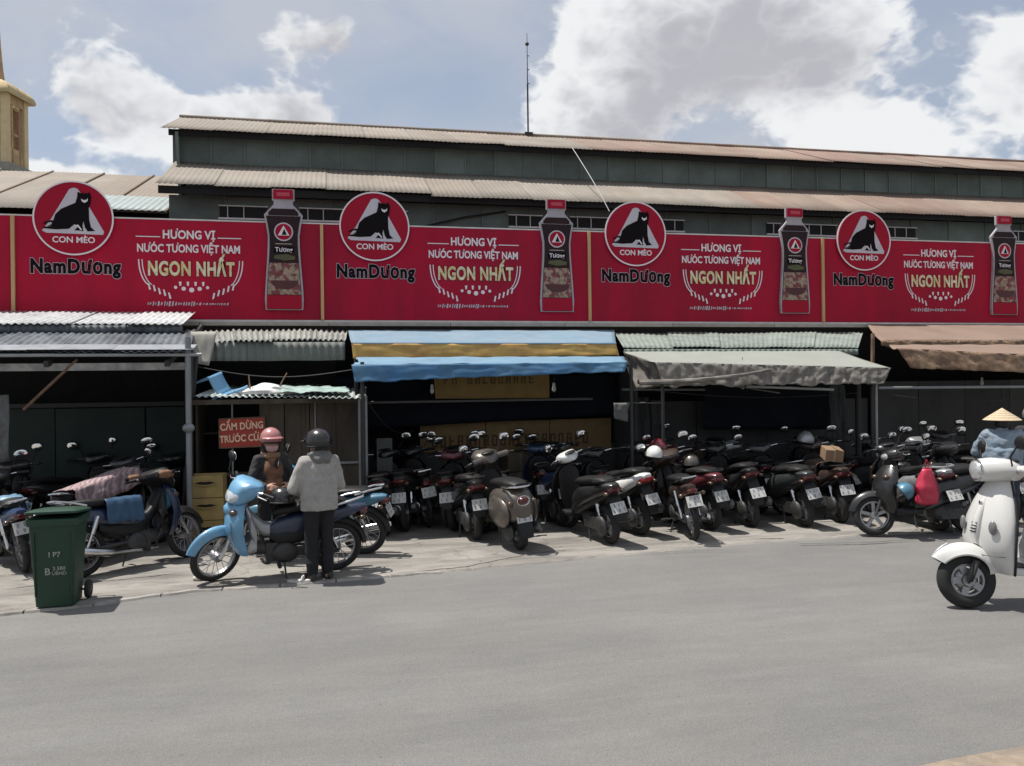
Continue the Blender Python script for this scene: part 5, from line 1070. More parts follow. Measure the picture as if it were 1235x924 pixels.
MD = random.Random(5)
DROP = [0.0]
def mirror_drop(): return MD.random() < DROP[0]
def bike(kind, p, h, label, col='black', col2=None, lean=0.0, steer=0.0, trim=None, rim=None, group='motorbikes parked in front of the stalls', seat=None, anchor='rear', skip=(), shield='chrome', cat='motorbike', grab='plastic', z=0.0, over=None):
    """p: ground point under the rear (or front) wheel; h: heading in degrees from +Y towards +X"""
    k = KINDS[kind]; ax = k.rx if anchor == 'rear' else k.fx
    hd = Vector((math.sin(R_(h)), math.cos(R_(h)), 0)); o = Vector((p[0], p[1], 0)) - hd * ax
    name = {'automatic': 'scooter', 'sport': 'scooter', 'classic': 'retro_scooter', 'underbone': 'motorbike'}[kind]
    root = empty(name, (o.x, o.y, z), label, cat if kind == 'underbone' else 'scooter', group)
    root.rotation_euler = (R_(-lean), 0, R_(90 - h)); root.rotation_mode = 'XYZ'
    mats = dict(BM); mats['paint'] = PAINT[col]; mats['paint2'] = PAINT[col2 or col]; mats['trim'] = PAINT[trim] if trim else BM['plastic']; mats['shield'] = BM[shield] if shield in BM else PAINT[shield]; mats['grab'] = BM[grab] if grab in BM else PAINT[grab]
    if rim: mats['rim'] = BM[rim]
    if seat: mats['seat'] = seat
    st = Matrix.Identity(4)
    if steer:
        pt, dr = Vector(k.steer[0]), Vector(k.steer[1]).normalized()
        st = Matrix.Translation(pt) @ Matrix.Rotation(R_(-steer), 4, dr) @ Matrix.Translation(-pt)
    for nm, me, role, front, subs in k.parts:
        if nm in skip: continue
        mt = mats[role]
        if over and nm in over: mt = PAINT.get(over[nm]) or BM[over[nm]]
        if nm == 'mirror' and mirror_drop(): continue
        ob = link(nm, me, mt, root)
        if front and steer: ob.matrix_local = st
        for n2, m2, r2 in subs:
            so_ = link(n2, m2, mats[r2], ob)
            if n2 == 'plate_marks': so_['kind'] = 'stuff'
    return root


def loc(root, x, y, z):                      # bike-local point -> world
    bpy.context.view_layer.update(); return root.matrix_world @ Vector((x, y, z))

# --- helmet left on a mirror or saddle, bags, boxes
def helmet(pos, rz, mat, label, group=None, tilt=0.0, s=1.0, visor=True, root=None):
    t = root is None
    if t: root = empty('helmet', pos, label, 'helmet', group); root.rotation_euler = (R_(tilt), 0, rz)
    sh = MB(); rings = []
    for i in range(9):
        a = R_(90 - 100 * i / 8); rings.append([Vector((s * .145 * math.cos(a) * math.cos(2 * math.pi * k / 20), s * .120 * math.cos(a) * math.sin(2 * math.pi * k / 20), s * .135 * math.sin(a) + .0)) for k in range(20)])
    sh.loft(rings)
    a = [sh.build('shell', mat, root)]
    a.append(MB().tube([(s * .146 * math.cos(R_(x)), s * .121 * math.sin(R_(x)), -.02 * s) for x in range(0, 360, 18)], .008 * s, 6, closed=True).build('edge_trim', BM['plastic'], root))
    if visor: a.append(MB().grid(lambda u, v: Vector((s * (.135 + .06 * v) * math.cos(R_(-55 + 110 * u)), s * (.12 + .03 * v) * math.sin(R_(-55 + 110 * u)), s * (.03 - .03 * v))), 14, 3).build('peak', mat, root, solid=.006))
    if t:
        for s_ in (1, -1): MB().tube([(.02, s_ * .115 * s, -.02), (.03, s_ * .07 * s, -.12), (.03, 0, -.15)], .006, 6).build('chin_strap', BM['plastic'], root)
    return root

def bikes():
    P_ = lambda x, y: G(x, y)
    B = {}
    # ----- front line, left to right; each stands where its rear tyre meets the concrete
    DROP[0] = .25
    B['a'] = bike('automatic', P_(467, 646), 10, 'black scooter in the shade beside the kiosk posts, plate showing', 'gloss', lean=7)
    B['b'] = bike('underbone', P_(517, 636), -8, 'black motorbike deep in shade under the blue awning, small plate', 'black', lean=8)
    B['c'] = bike('automatic', P_(548, 640), 16, 'black scooter half hidden beside the one with a wine red cowl', 'black', lean=6)
    B['d'] = bike('automatic', P_(574, 651), -5, 'black scooter with a wine red handlebar cowl under the blue awning', 'gloss', lean=4, over={'handlebar_cowl': 'maroon'})
    B['e'] = bike('classic', P_(628, 663), -8, 'champagne grey retro scooter with big rounded tail', 'champagne', lean=6, steer=18)
    B['f'] = bike('automatic', P_(660, 628), 14, 'gloss black scooter tucked beside the champagne retro scooter', 'gloss', lean=5, steer=-20)
    B['g'] = bike('underbone', P_(697, 626), 2, 'silver grey motorbike between two black scooters', 'silver', 'grey', lean=7)
    B['h'] = bike('automatic', P_(737, 656), -8, 'black scooter with white handlebar cowl, turned left, under the awnings', 'black', lean=8, steer=24, over={'handlebar_cowl': 'white'})
    B['i'] = bike('sport', P_(773, 645), -12, 'scooter with white tail panel and large red tail lamp', 'black', lean=7, over={'body': 'white', 'tail_light': 'bright_red'})
    B['j'] = bike('underbone', P_(838, 651), 10, 'dark brown motorbike with an angled pale plate beside the maroon scooter', 'brown', lean=9, steer=15)
    B['k'] = bike('automatic', P_(858, 639), -6, 'maroon scooter beside the dark brown motorbike', 'maroon', lean=6)
    B['l'] = bike('sport', P_(908, 635), 6, 'black scooter with upswept tail beside the maroon scooter', 'black', lean=9)
    B['m'] = bike('automatic', P_(972, 635), 2, 'dark grey scooter with long side panel under the green awning', 'grey', lean=9, grab='plastic')
    B['n'] = bike('automatic', P_(1016, 630), 14, 'brown scooter carrying a cardboard carton', 'brown', lean=6)
    B['o'] = bike('automatic', P_(1056, 646), -84, 'dark scooter with a red bag on its hook and silver panels', 'black', lean=-5, anchor='front', steer=-16, over={'inner_panel': 'silver', 'side_trim': 'grey'})
    B['p'] = bike('sport', P_(1134, 640), 4, 'black scooter with silver tail behind the red bag', 'black', lean=7, grab='silver', over={'body': 'silver'})
    B['q'] = bike('automatic', P_(1172, 636), 0, 'gloss black scooter with bright mirrors behind the white retro scooter', 'gloss', lean=7)
    B['r'] = bike('underbone', P_(1215, 632), -6, 'dark motorbike behind the person in the conical hat', 'black', lean=7)
    DROP[0] = .55
    # ----- second line under the awnings
    rowlab = ['black', 'grey', 'dark blue', 'maroon', 'gloss black', 'silver']
    cols = ['black', 'grey', 'dblue', 'maroon', 'gloss', 'silver']
    spots = [(490, 11.9, 'automatic', 0, 20), (540, 12.0, 'underbone', 4, 10), (602, 11.6, 'automatic', 1, -6), (640, 11.9, 'underbone', 0, 5), (676, 11.7, 'automatic', 2, -12),
             (716, 11.9, 'automatic', 0, -15), (782, 11.7, 'underbone', 3, -20), (812, 11.5, 'automatic', 1, -22), (845, 11.9, 'automatic', 3, -16), (876, 11.7, 'underbone', 0, -30),
             (915, 11.9, 'automatic', 4, -30), (948, 11.6, 'underbone', 5, -34), (990, 11.7, 'automatic', 0, -40), (1022, 11.9, 'automatic', 4, -30), (1075, 11.3, 'automatic', 1, -35), (1105, 11.6, 'underbone', 0, -28), (1140, 11.3, 'automatic', 2, -26), (1178, 11.2, 'underbone', 5, -34), (1195, 11.9, 'automatic', 0, -30)]
    behind = ['between the kiosk posts and the blue awning stall', 'in the darkest part of the blue awning stall', 'right behind the champagne retro scooter', 'under the brown and yellow board sign', 'behind the silver grey motorbike',
              'behind the white handlebar cowl', 'behind the red tail lamp scooter', 'behind the dark brown motorbike', 'behind the maroon scooter', 'next to the maroon scooter, deep under the green awning',
              'behind the upswept tail scooter', 'behind the dark grey scooter', 'beside the black post of the green awning', 'behind the brown scooter with the carton', 'behind the blue helmet', 'beside the thin pale pole', 'behind the red bag', 'against the grey hoarding', 'deep behind the conical hat']
    for i, (px, Y, kd, ci, h) in enumerate(spots):
        if i in (1, 3, 6, 9, 12, 16): continue
        p = at(px, 600, Y - .55)
        B['s%d' % i] = bike(kd, (p.x, Y - .55), h + 10 * math.sin(i * 2.1) + (px - 617) / 1000 * 45, '%s %s in the second line, %s' % (rowlab[ci], 'motorbike' if kd == 'underbone' else 'scooter', behind[i]), cols[ci], lean=5 + 2 * math.sin(i), steer=14 * math.sin(i * 1.7), group='second line of motorbikes under the awnings')
    DROP[0] = .35
    # ----- hero pale blue motorbike and its neighbour
    B['hero'] = bike('underbone', G(260, 701), -100, 'pale blue motorbike with grey inner panels beside the two people', 'blue', 'navy', lean=9, steer=26, trim='silver', anchor='front', rim='rim')
    B['hero2'] = bike('underbone', G(440, 668), -72, 'dark motorbike with blue grey tail behind the pale blue motorbike', 'teal', 'teal', lean=8, steer=10, trim='grey')
    # ----- left corner
    B['L3'] = bike('underbone', G(226, 672), 48, 'navy motorbike with blue seat cover in front of the dark shutters', 'navy', 'navy', lean=8, steer=14, anchor='front', over={'handlebar_cowl': 'plastic', 'front_cowl': 'blue', 'front_mudguard': 'black'})
    B['L2'] = bike('underbone', G(98, 680), 30, 'dark motorbike under the pink striped cloth behind the green bin', 'black', lean=7, steer=-10)
    B['L5'] = bike('automatic', G(118, 668), 12, 'dark grey scooter wedged between the pink cloth and the navy motorbike', 'grey', lean=7, steer=20)
    B['L6'] = bike('underbone', G(178, 650), 20, 'black motorbike behind the blue seat cover', 'black', lean=7)
    B['L1'] = bike('underbone', G(30, 690), -30, 'dark motorbike with pale blue raincoat left of the green bin', 'black', 'dblue', lean=8)
    B['L0'] = bike('automatic', G(60, 655), 25, 'black scooter with tilted oval mirror against the dark shutters', 'black', lean=6)
    B['L4'] = bike('underbone', G(-20, 668), 10, 'dark motorbike at the stall edge under the hanging grey cloth', 'black', lean=7)
    DROP[0] = 0.0
    # ----- white retro scooter on the carriageway
    vp = G(1166, 733, -.015)
    B['vespa'] = bike('classic', (vp.x, vp.y), -90, 'white retro scooter on the carriageway', 'ivory', lean=0, steer=-20, anchor='front', group=None, z=-.015)
    v_ = B['vespa']; v_.scale = (1.14,) * 3; bpy.context.view_layer.update(); f_ = v_.matrix_world @ Vector((KINDS['classic'].fx, 0, 0)); v_.location += Vector((vp.x - f_.x, vp.y - f_.y, 0))
    return B
BIKES = bikes()

# ================================================================== PEOPLE
def blob(name, mb, voxel, mat, parent, wr=0.0, wf=9.0, seed=0.0, smooth=4, cut=None):
    me = mb.mesh(name, 0); o = bpy.data.objects.new(name, me); COL.objects.link(o)
    md = o.modifiers.new('r', 'REMESH'); md.mode = 'VOXEL'; md.voxel_size = voxel
    if smooth: s_ = o.modifiers.new('s', 'SMOOTH'); s_.iterations = smooth; s_.factor = .5
    dg = bpy.context.evaluated_depsgraph_get(); m2 = bpy.data.meshes.new_from_object(o.evaluated_get(dg))
    bpy.data.objects.remove(o)
    if wr:
        ns = [v.normal.copy() for v in m2.vertices]
        for v, n_ in zip(m2.vertices, ns):
            c = v.co; q = Vector((c.x * wf, c.y * wf, c.z * wf * 1.8 + 2.5 * mnoise.noise(c * 3)))
            v.co = c + n_ * wr * (mnoise.noise(q + Vector((seed, 0, 0))) + .5 * mnoise.noise(q * 2.3))
    m2.shade_smooth(); m2.materials.clear()
    return link(name, m2, mat, parent)
def hand(mb, w, d, n_, s_=1.0, curl=.5):
    """palm and five fingers from wrist w along d, palm normal n_"""
    w = Vector(w); d = Vector(d).normalized(); n_ = (Vector(n_) - d * Vector(n_).dot(d)).normalized(); sd = d.cross(n_) * s_
    mb.cap(w, w + d * .03, .024, .026)
    for k in range(4):
        o = (k - 1.5) * .0195; b = w + d * .075 + sd * o; mb.cap(w + d * .02 + sd * o * .7, b, .0145, .0115, 8)
        L = (.040, .046, .043, .034)[k]; a = curl * .7; p1 = b + (d * math.cos(a) + n_ * math.sin(a)) * L
        a2 = a + curl * .9; p2 = p1 + (d * math.cos(a2) + n_ * math.sin(a2)) * L * .8
        mb.cap(b, p1, .0098, .0088, 8); mb.cap(p1, p2, .0088, .0075, 8)
    t0 = w + d * .02 - sd * .025; t1 = t0 + (d * .6 - sd * .7 + n_ * .4).normalized() * .04; mb.cap(t0, t1, .0125, .0105, 8); mb.cap(t1, t1 + (d * .9 - sd * .2 + n_ * .4).normalized() * .032, .0105, .0085, 8)

SKIN = pm('skin', (.36, .20, .135), .55, var=.08, scale=20)
HAIR = pm('hair', (.012, .009, .008), .5)
def person(pos, facing, label, S, el, wr_, jacket, trousers, shoes, bulk=1.0, headturn=0.0, wj=.010, skirt=.0, stance=.09, lean=0.0, hood=None, shirt=None, fold=9.0, palm=None):
    """el / wr_: (right, left) elbow and wrist in body space; facing: degrees from +Y towards +X; body faces local +x"""
    root = empty('person', pos, label, 'person'); root.rotation_euler = (0, 0, R_(90 - facing))
    k = S / 1.60; v = lambda x, y, z: Vector((x * k + lean * max(0, z - .85), y * k, z * k))
    hd = v(.02, 0, 1.49); ht = Matrix.Rotation(R_(headturn), 3, 'Z')
    b = MB()
    b.ell(hd, (.098 * k, .078 * k, .118 * k), 16, 12, ht); b.ell(hd + ht @ v(.02, 0, -.05) * 1.0 - Vector((lean * .0, 0, 0)), (.075 * k, .062 * k, .07 * k), 14, 10, ht)
    b.cap(hd + ht @ Vector((.094 * k, 0, .012)), hd + ht @ Vector((.108 * k, 0, -.022 * k)), .009, .015, 8)       # nose
    b.cap(hd + ht @ Vector((.092 * k, -.018, -.058 * k)), hd + ht @ Vector((.092 * k, .018, -.058 * k)), .008, .008, 8)   # mouth
    for s_ in (1, -1): b.ell(hd + ht @ Vector((-.005, s_ * .080 * k, -.005)), (.016, .010, .028), 8, 6)
    b.cap(v(0, 0, 1.30), v(.01, 0, 1.43), .055 * k, .050 * k)
    b.ell(v(0, 0, 1.18), (.10 * k, .15 * k, .17 * k)); b.ell(v(0, 0, .95), (.10 * k, .14 * k, .16 * k))
    b.cap(v(0, -.13, 1.29), v(0, .13, 1.29), .065 * k, .065 * k)
    J = {}
    for i, s_ in enumerate((-1, 1)):
        sh = v(0, s_ * .165, 1.29); e = v(*el[i]); w = v(*wr_[i]); J[s_] = (sh, e, w)
        b.cap(sh, e, .048 * k, .038 * k); b.cap(e, w, .038 * k, .026 * k)
        hand(b, w, w - e, (palm or ((.3, -s_ * .8, -.4), (.3, -s_ * .8, -.4)))[i], s_, .6)
        b.cap(v(0, s_ * stance, .86), v(.02, s_ * (stance + .005), .46), .078 * k, .052 * k); b.cap(v(.02, s_ * (stance + .005), .46), v(-.01, s_ * stance, .08), .050 * k, .034 * k)
        b.cap(v(-.03, s_ * stance, .045), v(.13, s_ * (stance + .025), .03), .036 * k, .028 * k)
    blob('body', b, .0065, SKIN, root, smooth=3)
    for s_ in (1, -1):
        MB().ell(hd + ht @ Vector((.088 * k, s_ * .032 * k, .012)), (.010, .013, .007), 8, 6).build('eye', pm('eye_dark', (.02, .015, .012), .2), root)
    j = MB(); g = bulk
    j.ell(v(-.005, 0, 1.19), (.125 * k * g, .185 * k * g, .19 * k), 18, 12); j.ell(v(0, 0, 1.0), (.135 * k * g, .185 * k * g, .20 * k), 18, 12)
    j.cap(v(-.01, -.15, 1.285), v(-.01, .15, 1.285), .082 * k, .082 * k)
    j.cap(v(-.005, 0, 1.28), v(.0, 0, 1.37), .085 * k, .066 * k)
    hem = .80 - skirt
    j.loft([[v(.145 * g * math.cos(a), .195 * g * math.sin(a), z) for a in [2 * math.pi * q / 20 for q in range(20)]] for z in (hem, hem + .07, 1.0, 1.12)])
    for s_ in (-1, 1):
        sh, e, w = J[s_]; j.cap(sh, e, .074 * k * g, .062 * k * g); j.cap(e, e.lerp(w, .93), .062 * k * g, .046 * k * g)
    blob('jacket', j, .013, jacket, root, wr=wj, wf=fold, seed=pos[0], smooth=5)
    t = MB()
    t.ell(v(0, 0, .90), (.125 * k, .165 * k, .14 * k))
    for s_ in (-1, 1):
        t.cap(v(0, s_ * stance, .86), v(.02, s_ * (stance + .005), .46), .098 * k, .074 * k); t.cap(v(.02, s_ * (stance + .005), .46), v(-.005, s_ * stance, .11), .076 * k, .066 * k)
    blob('trousers', t, .013, trousers, root, wr=.010, wf=8, seed=3 + pos[0], smooth=4)
    for s_ in (-1, 1):
        f = MB(); f.loft([[v(x, s_ * (stance + .012 + .06 * max(0, x)) + w * math.cos(a), z + h * math.sin(a)) for a in [2 * math.pi * q / 12 for q in range(12)]] for x, w, z, h in ((-.075, .02, .035, .025), (-.06, .036, .045, .04), (0, .040, .048, .045), (.08, .045, .035, .032), (.14, .038, .028, .026), (.168, .015, .022, .016))])
        f.build('shoe', shoes, root)
    if hood: 
        h = MB(); h.cap(v(-.05, -.075, 1.375), v(-.05, .075, 1.375), .055 * k, .055 * k); h.cap(v(-.09, -.04, 1.33), v(-.09, .04, 1.33), .06 * k, .06 * k); h.cap(v(.03, -.085, 1.36), v(-.05, -.08, 1.38), .04 * k, .05 * k); h.cap(v(.03, .085, 1.36), v(-.05, .08, 1.38), .04 * k, .05 * k)
        blob('hood', h, .012, hood, root, wr=.012, wf=14, smooth=3)
    root['_hd'] = list(hd); root['_k'] = k
    return root, hd, ht, k, v
def put_helmet(root, hd, ht, k, mat, peak=True, dz=.03, s=1.0, label=None):
    h = bpy.data.objects.new('helmet', None); 
    sh = MB(); rings = []
    for i in range(10):
        a = R_(90 - 112 * i / 9); rings.append([hd + Vector((0, 0, dz)) + ht @ Vector((s * .142 * math.cos(a) * math.cos(2 * math.pi * q / 24) - .008, s * .122 * math.cos(a) * math.sin(2 * math.pi * q / 24), s * .128 * math.sin(a))) for q in range(24)])
    sh.loft(rings); o = sh.build('helmet', mat, root)
    MB().tube([hd + Vector((0, 0, dz - .045 * s)) + ht @ Vector((s * .135 * math.cos(R_(x)) - .008, s * .117 * math.sin(R_(x)), 0)) for x in range(0, 360, 15)], .009, 6, closed=True).build('edge_trim', BM['plastic'], o)
    if peak: MB().grid(lambda u, w: hd + Vector((0, 0, dz)) + ht @ Vector((s * (.128 + .06 * w) * math.cos(R_(-60 + 120 * u)), s * (.118 + .03 * w) * math.sin(R_(-60 + 120 * u)), s * (.02 - .02 * w))), 16, 3).build('peak', mat, o, solid=.006)
    for s_ in (1, -1): MB().tube([hd + ht @ Vector((.0, s_ * .105 * s, 0)), hd + ht @ Vector((.03, s_ * .085 * s, -.08)), hd + ht @ Vector((.05, s_ * .02, -.135))], .006, 6).build('chin_strap', BM['plastic'], o)
    return o

def people():
    knit = pm('grey_knit', (.31, .298, .278), .95, var=.14, scale=30, bump=.4, bscale=220, col2=(.37, .356, .335), mixscale=4)
    hoodm = pm('grey_hood', (.15, .146, .142), .95, var=.2, scale=30, bump=.3, bscale=200)
    black = pm('black_trousers', (.010, .010, .012), .9, var=.2, scale=12)
    shoe = pm('black_shoe', (.015, .015, .016), .5)
    p = G(386, 699)
    r, hd, ht, k, v = person((p.x, p.y, 0), -24, 'person in grey hooded jacket and black helmet with back turned', 1.50, [(.06, -.275, 1.02), (.05, .275, 1.02)], [(.24, -.17, .93), (.24, .15, .95)], knit, black, shoe, bulk=1.08, headturn=22, wj=.010, skirt=.03, stance=.085, hood=hoodm, fold=5)
    put_helmet(r, hd, ht, k, PAINT['gloss'], s=1.06, dz=.025)
    hr = MB(); hr.ell(hd + ht @ Vector((-.045, 0, -.05)), (.05, .07, .08)); blob('hair', hr, .012, HAIR, r, wr=.006, wf=30, smooth=2)
    # woman behind the pale blue motorbike
    p = at(327, 600, 9.85)
    jk = pm('black_jacket', (.020, .020, .021), .8, var=.2, scale=12); shirt = pm('brown_shirt', (.20, .095, .05), .85, var=.25, scale=14, col2=(.09, .045, .03), mixscale=6)
    r, hd, ht, k, v = person((p.x, 9.85, 0), 156, 'person in pink helmet and face mask behind the pale blue motorbike', 1.44, [(.05, -.27, 1.03), (.05, .27, 1.03)], [(.24, -.14, .98), (.24, .14, .98)], jk, black, shoe, bulk=.98, headturn=-8, wj=.010)
    put_helmet(r, hd, ht, k, pm('pink_helmet', (.42, .20, .19), .35, coat=.4, col2=(.34, .13, .13), mixscale=6), s=.98, dz=.062)
    fr = MB(); fr.ell(v(.07, 0, 1.13), (.095 * k, .135 * k, .20 * k), 16, 12); fr.ell(v(.08, 0, .97), (.10 * k, .145 * k, .15 * k)); blob('shirt', fr, .012, shirt, r, wr=.005, wf=9, smooth=5)
    mk = MB().grid(lambda a, b: hd + ht @ Vector(((.098 + .022 * math.sin(math.pi * b) - .02 * (1 - b)) * k * math.cos(R_(-62 + 124 * a)), (.090 - .022 * (1 - b) ** 2) * k * math.sin(R_(-62 + 124 * a)), (-.10 + .092 * b + .012 * abs(a - .5) * 2 * (1 - 2 * b)) * k)), 16, 8)
    mk.build('face_mask', pm('pink_mask', (.50, .30, .30), .85, var=.15, scale=30), r, solid=.004, smooth=80)
    hr = MB(); hr.ell(hd + ht @ Vector((-.03, 0, -.03)), (.085 * k, .095 * k, .11 * k)); hr.cap(hd + ht @ Vector((-.03, .075, -.03)), hd + ht @ Vector((-.01, .08, -.15)), .03, .02); hr.cap(hd + ht @ Vector((-.03, -.075, -.03)), hd + ht @ Vector((-.01, -.08, -.15)), .03, .02); blob('hair', hr, .01, HAIR, r, wr=.005, wf=30, smooth=2)
    sc = MB(); sc.cap(v(.06, -.06, 1.34), v(.06, .06, 1.34), .04, .04); sc.cap(v(-.03, -.08, 1.36), v(.06, -.05, 1.34), .035, .035); sc.cap(v(-.03, .08, 1.36), v(.06, .05, 1.34), .035, .035); blob('scarf', sc, .01, pm('tan_scarf', (.22, .13, .08), .9, var=.2, scale=20), r, wr=.008, wf=18, smooth=2)
    # person in conical hat
    p = at(1209, 520, 9.0); denim = pm('washed_denim', (.16, .215, .27), .9, var=.25, scale=10, bump=.2, bscale=160, col2=(.24, .29, .335), mixscale=7)
    jean = pm('dark_jeans', (.03, .04, .055), .9, var=.2)
    r, hd, ht, k, v = person((p.x, 9.0, 0), 40, 'person in conical straw hat and washed denim jacket', 1.55, [(.12, -.30, 1.06), (.12, .30, 1.06)], [(.36, -.26, .98), (.36, .26, .98)], denim, jean, shoe, bulk=1.22, headturn=-4, wj=.014, lean=.06, stance=.11)
    hat = MB(); a0 = hd + Vector((0, 0, .16)); rings = []
    for rr_, dz in ((.003, 0), (.075, -.05), (.15, -.10), (.222, -.152), (.216, -.158), (.14, -.108), (.07, -.062), (.003, -.02)):
        rings.append([a0 + Vector((rr_ * math.cos(2 * math.pi * q / 36), rr_ * math.sin(2 * math.pi * q / 36), dz)) for q in range(36)])
    straw = pm('palm_leaf', (.50, .40, .27), .8, var=.18, scale=40, bump=.3, bscale=120)
    ho = hat.loft(rings).build('conical_hat', straw, r)
    for q in (.06, .10, .14, .18): MB().tube([a0 + Vector((q * math.cos(R_(x)), q * math.sin(R_(x)), -.682 * q + .003)) for x in range(0, 360, 12)], .0025, 5, closed=True).build('hat_hoop', straw, ho)
    hr = MB(); hr.ell(hd + ht @ Vector((-.03, 0, -.02)), (.085 * k, .09 * k, .11 * k)); blob('hair', hr, .01, HAIR, r, wr=.005, wf=30, smooth=2)
    # person at the edge, grey helmet
    p = at(1246, 520, 9.55)
    r, hd, ht, k, v = person((p.x, 9.55, 0), -150, 'person in grey helmet beside the person in the conical hat', 1.56, [(.05, -.26, 1.03), (.05, .26, 1.03)], [(.24, -.16, .98), (.24, .16, .98)], pm('dark_shirt', (.03, .03, .035), .9), black, shoe)
    put_helmet(r, hd, ht, k, pm('grey_helmet', (.20, .195, .18), .4, coat=.3), s=1.05)
people()

# ================================================================== PROPS
def props():
    # ---------- green wheeled bin
    g = pm('bin_green', (.006, .038, .018), .55, var=.18, scale=6, col2=(.008, .030, .017), mixscale=3); gl = pm('bin_lid', (.009, .042, .024), .5, var=.1)
    p = G(66, 735); root = empty('wheeled_bin', (p.x - .02, p.y + .22, 0), 'dark green wheeled rubbish bin at the carriageway edge', 'bin'); root.rotation_euler = (0, 0, R_(91)); root.scale = (.9, .88, .88)
    def sec(z, x0, x1, y0, y1, r=.04):
        pts = []
        for cx, cy, a0 in ((x1 - r, y1 - r, 0), (x0 + r, y1 - r, 90), (x0 + r, y0 + r, 180), (x1 - r, y0 + r, 270)):
            for q in range(4): pts.append(Vector((cx + r * math.cos(R_(a0 + 30 * q)), cy + r * math.sin(R_(a0 + 30 * q)), z)))
        return pts
    b = MB().loft([sec(.02, -.20, .17, -.18, .18), sec(.10, -.205, .175, -.185, .185), sec(.86, -.25, .225, -.225, .225), sec(.88, -.25, .225, -.225, .225)])
    b.build('body', g, root)
    MB().loft([sec(.86, -.265, .245, -.24, .24), sec(.90, -.275, .26, -.25, .25), sec(.93, -.275, .26, -.25, .25), sec(.935, -.26, .245, -.235, .235)]).build('rim', gl, root)
    lid = MB(); rt = Matrix.Rotation(R_(-4.5), 3, 'Y')
    f = lambda pts: [Vector((.27, 0, .945)) + rt @ (q - Vector((.27, 0, 0))) for q in pts]
    f = lambda pts: [Vector((.27, 0, .94)) + Matrix.Rotation(R_(5), 3, 'Y') @ (q - Vector((.27, 0, 0))) for q in pts]
    lid.loft([f(sec(0, -.29, .28, -.255, .255)), f(sec(.022, -.29, .28, -.255, .255)), f(sec(.045, -.2, .22, -.2, .2)), f(sec(.05, -.15, .18, -.16, .16))]); lid.build('lid', gl, root)
    MB().tube([(.30, -.18, .90), (.33, -.16, .905), (.335, 0, .905), (.33, .16, .905), (.30, .18, .90)], .016, 8).build('handle', gl, root)
    MB().tube([(.16, -.24, .1), (.16, .24, .1)], .012, 8).build('axle', BM['engine'], root)
    for s_ in (1, -1):
        w = MB().lathe([(.02, -.02), (.09, -.024), (.10, -.012), (.10, .012), (.09, .024), (.02, .02)], (.17, s_ * .235, .10), (0, 1, 0), 24).build('wheel', BM['rubber'], root)
        MB().lathe([(.0, -.026), (.035, -.026), (.035, .026), (0, .026)], (.17, s_ * .235, .10), (0, 1, 0), 12).build('hub', BM['plastic'], w)
    for x in (-.17, .17): MB().box((-.229, x, .46), (.012, .012, .66), Matrix.Rotation(R_(-3.6), 3, 'Y')).build('rib', g, root)
    wt = pm('bin_print', (.26, .29, .25), .7, var=.5, scale=50)
    for tx, sz, x, z in (('I P7', .075, .02, .56), ('B', .10, -.05, .385), ('3.580', .055, .06, .415), ('UBND', .05, .06, .365)):
        o = link('lettering', text_mesh(tx, sz, .02, .002), wt, root); o.rotation_euler = (R_(93.5), 0, R_(-90)); o.location = (-.203 - .048 * (z / .84) - .005, -x, z)
    # ---------- yellow crates stacked beside the kiosk
    ye = pm('crate_yellow', (.34, .245, .085), .65, var=.18, scale=6, col2=(.26, .18, .07), mixscale=4)
    c = at(248, 600, 11.05)
    for i in range(3):
        root = empty('crate', (c.x, 11.2, .03 + .285 * i), ['yellow plastic crate at the foot of the stack beside the kiosk', 'yellow plastic crate in the middle of the stack beside the kiosk', 'yellow plastic crate on top of the stack beside the kiosk'][i], 'crate', 'yellow crates stacked beside the kiosk'); root.rotation_euler[2] = R_((-2, 1.5, -1)[i])
        W, D, Hh = .43, .32, .278
        for s_ in (1, -1):
            MB().prism([(-W / 2, 0), (W / 2, 0), (W / 2, Hh), (-W / 2, Hh)], lambda a, b_, d: Vector((a, s_ * D / 2 + d, b_)), -.008, .008).build('long_side', ye, root, smooth=0, bev=.006)
            MB().box((s_ * (W / 2 - .008), 0, Hh / 2), (.016, D - .018, Hh - .002)).build('end_side', ye, root, smooth=0)
            # grip: dark slot with a curved lip
            if s_ < 0:
                slot = MB().prism([(.115 * math.cos(R_(a)) , Hh * .66 + .028 * math.sin(R_(a))) for a in range(0, 360, 20)], lambda a, b_, d: Vector((a, -D / 2 - .0085 - d, b_)), 0, .002).build('grip_slot', pm('slot_dark', (.02, .015, .008), .9), root, smooth=0)
                MB().tube([(-.125, -D / 2 - .012, Hh * .64), (-.06, -D / 2 - .02, Hh * .575), (0, -D / 2 - .022, Hh * .56), (.06, -D / 2 - .02, Hh * .575), (.125, -D / 2 - .012, Hh * .64)], .009, 7).build('grip_lip', ye, root)
                MB().tube([(-.125, -D / 2 - .01, Hh * .70), (-.05, -D / 2 - .016, Hh * .76), (0, -D / 2 - .016, Hh * .74), (.05, -D / 2 - .016, Hh * .76), (.125, -D / 2 - .01, Hh * .70)], .007, 7).build('grip_lip', ye, root)
        MB().box((0, 0, .02), (W - .03, D - .02, .016)).build('floor', ye, root, smooth=0)
        MB().box((0, 0, .18), (W - .04, D - .03, .015)).build('divider', ye, root, smooth=0)
    # ---------- helmets, bags, boxes on the motorbikes
    B = BIKES
    def hl(b_, x, y, z, rz, mat, lab, tilt=0, s=1.0):
        q = loc(B[b_], x, y, z); helmet(q, rz, mat, lab, 'helmets left on the motorbikes', tilt, s)
    hl('hero', -.02, 0, .82, 2.6, PAINT['gloss'], 'black helmet resting on the pale blue motorbike saddle')
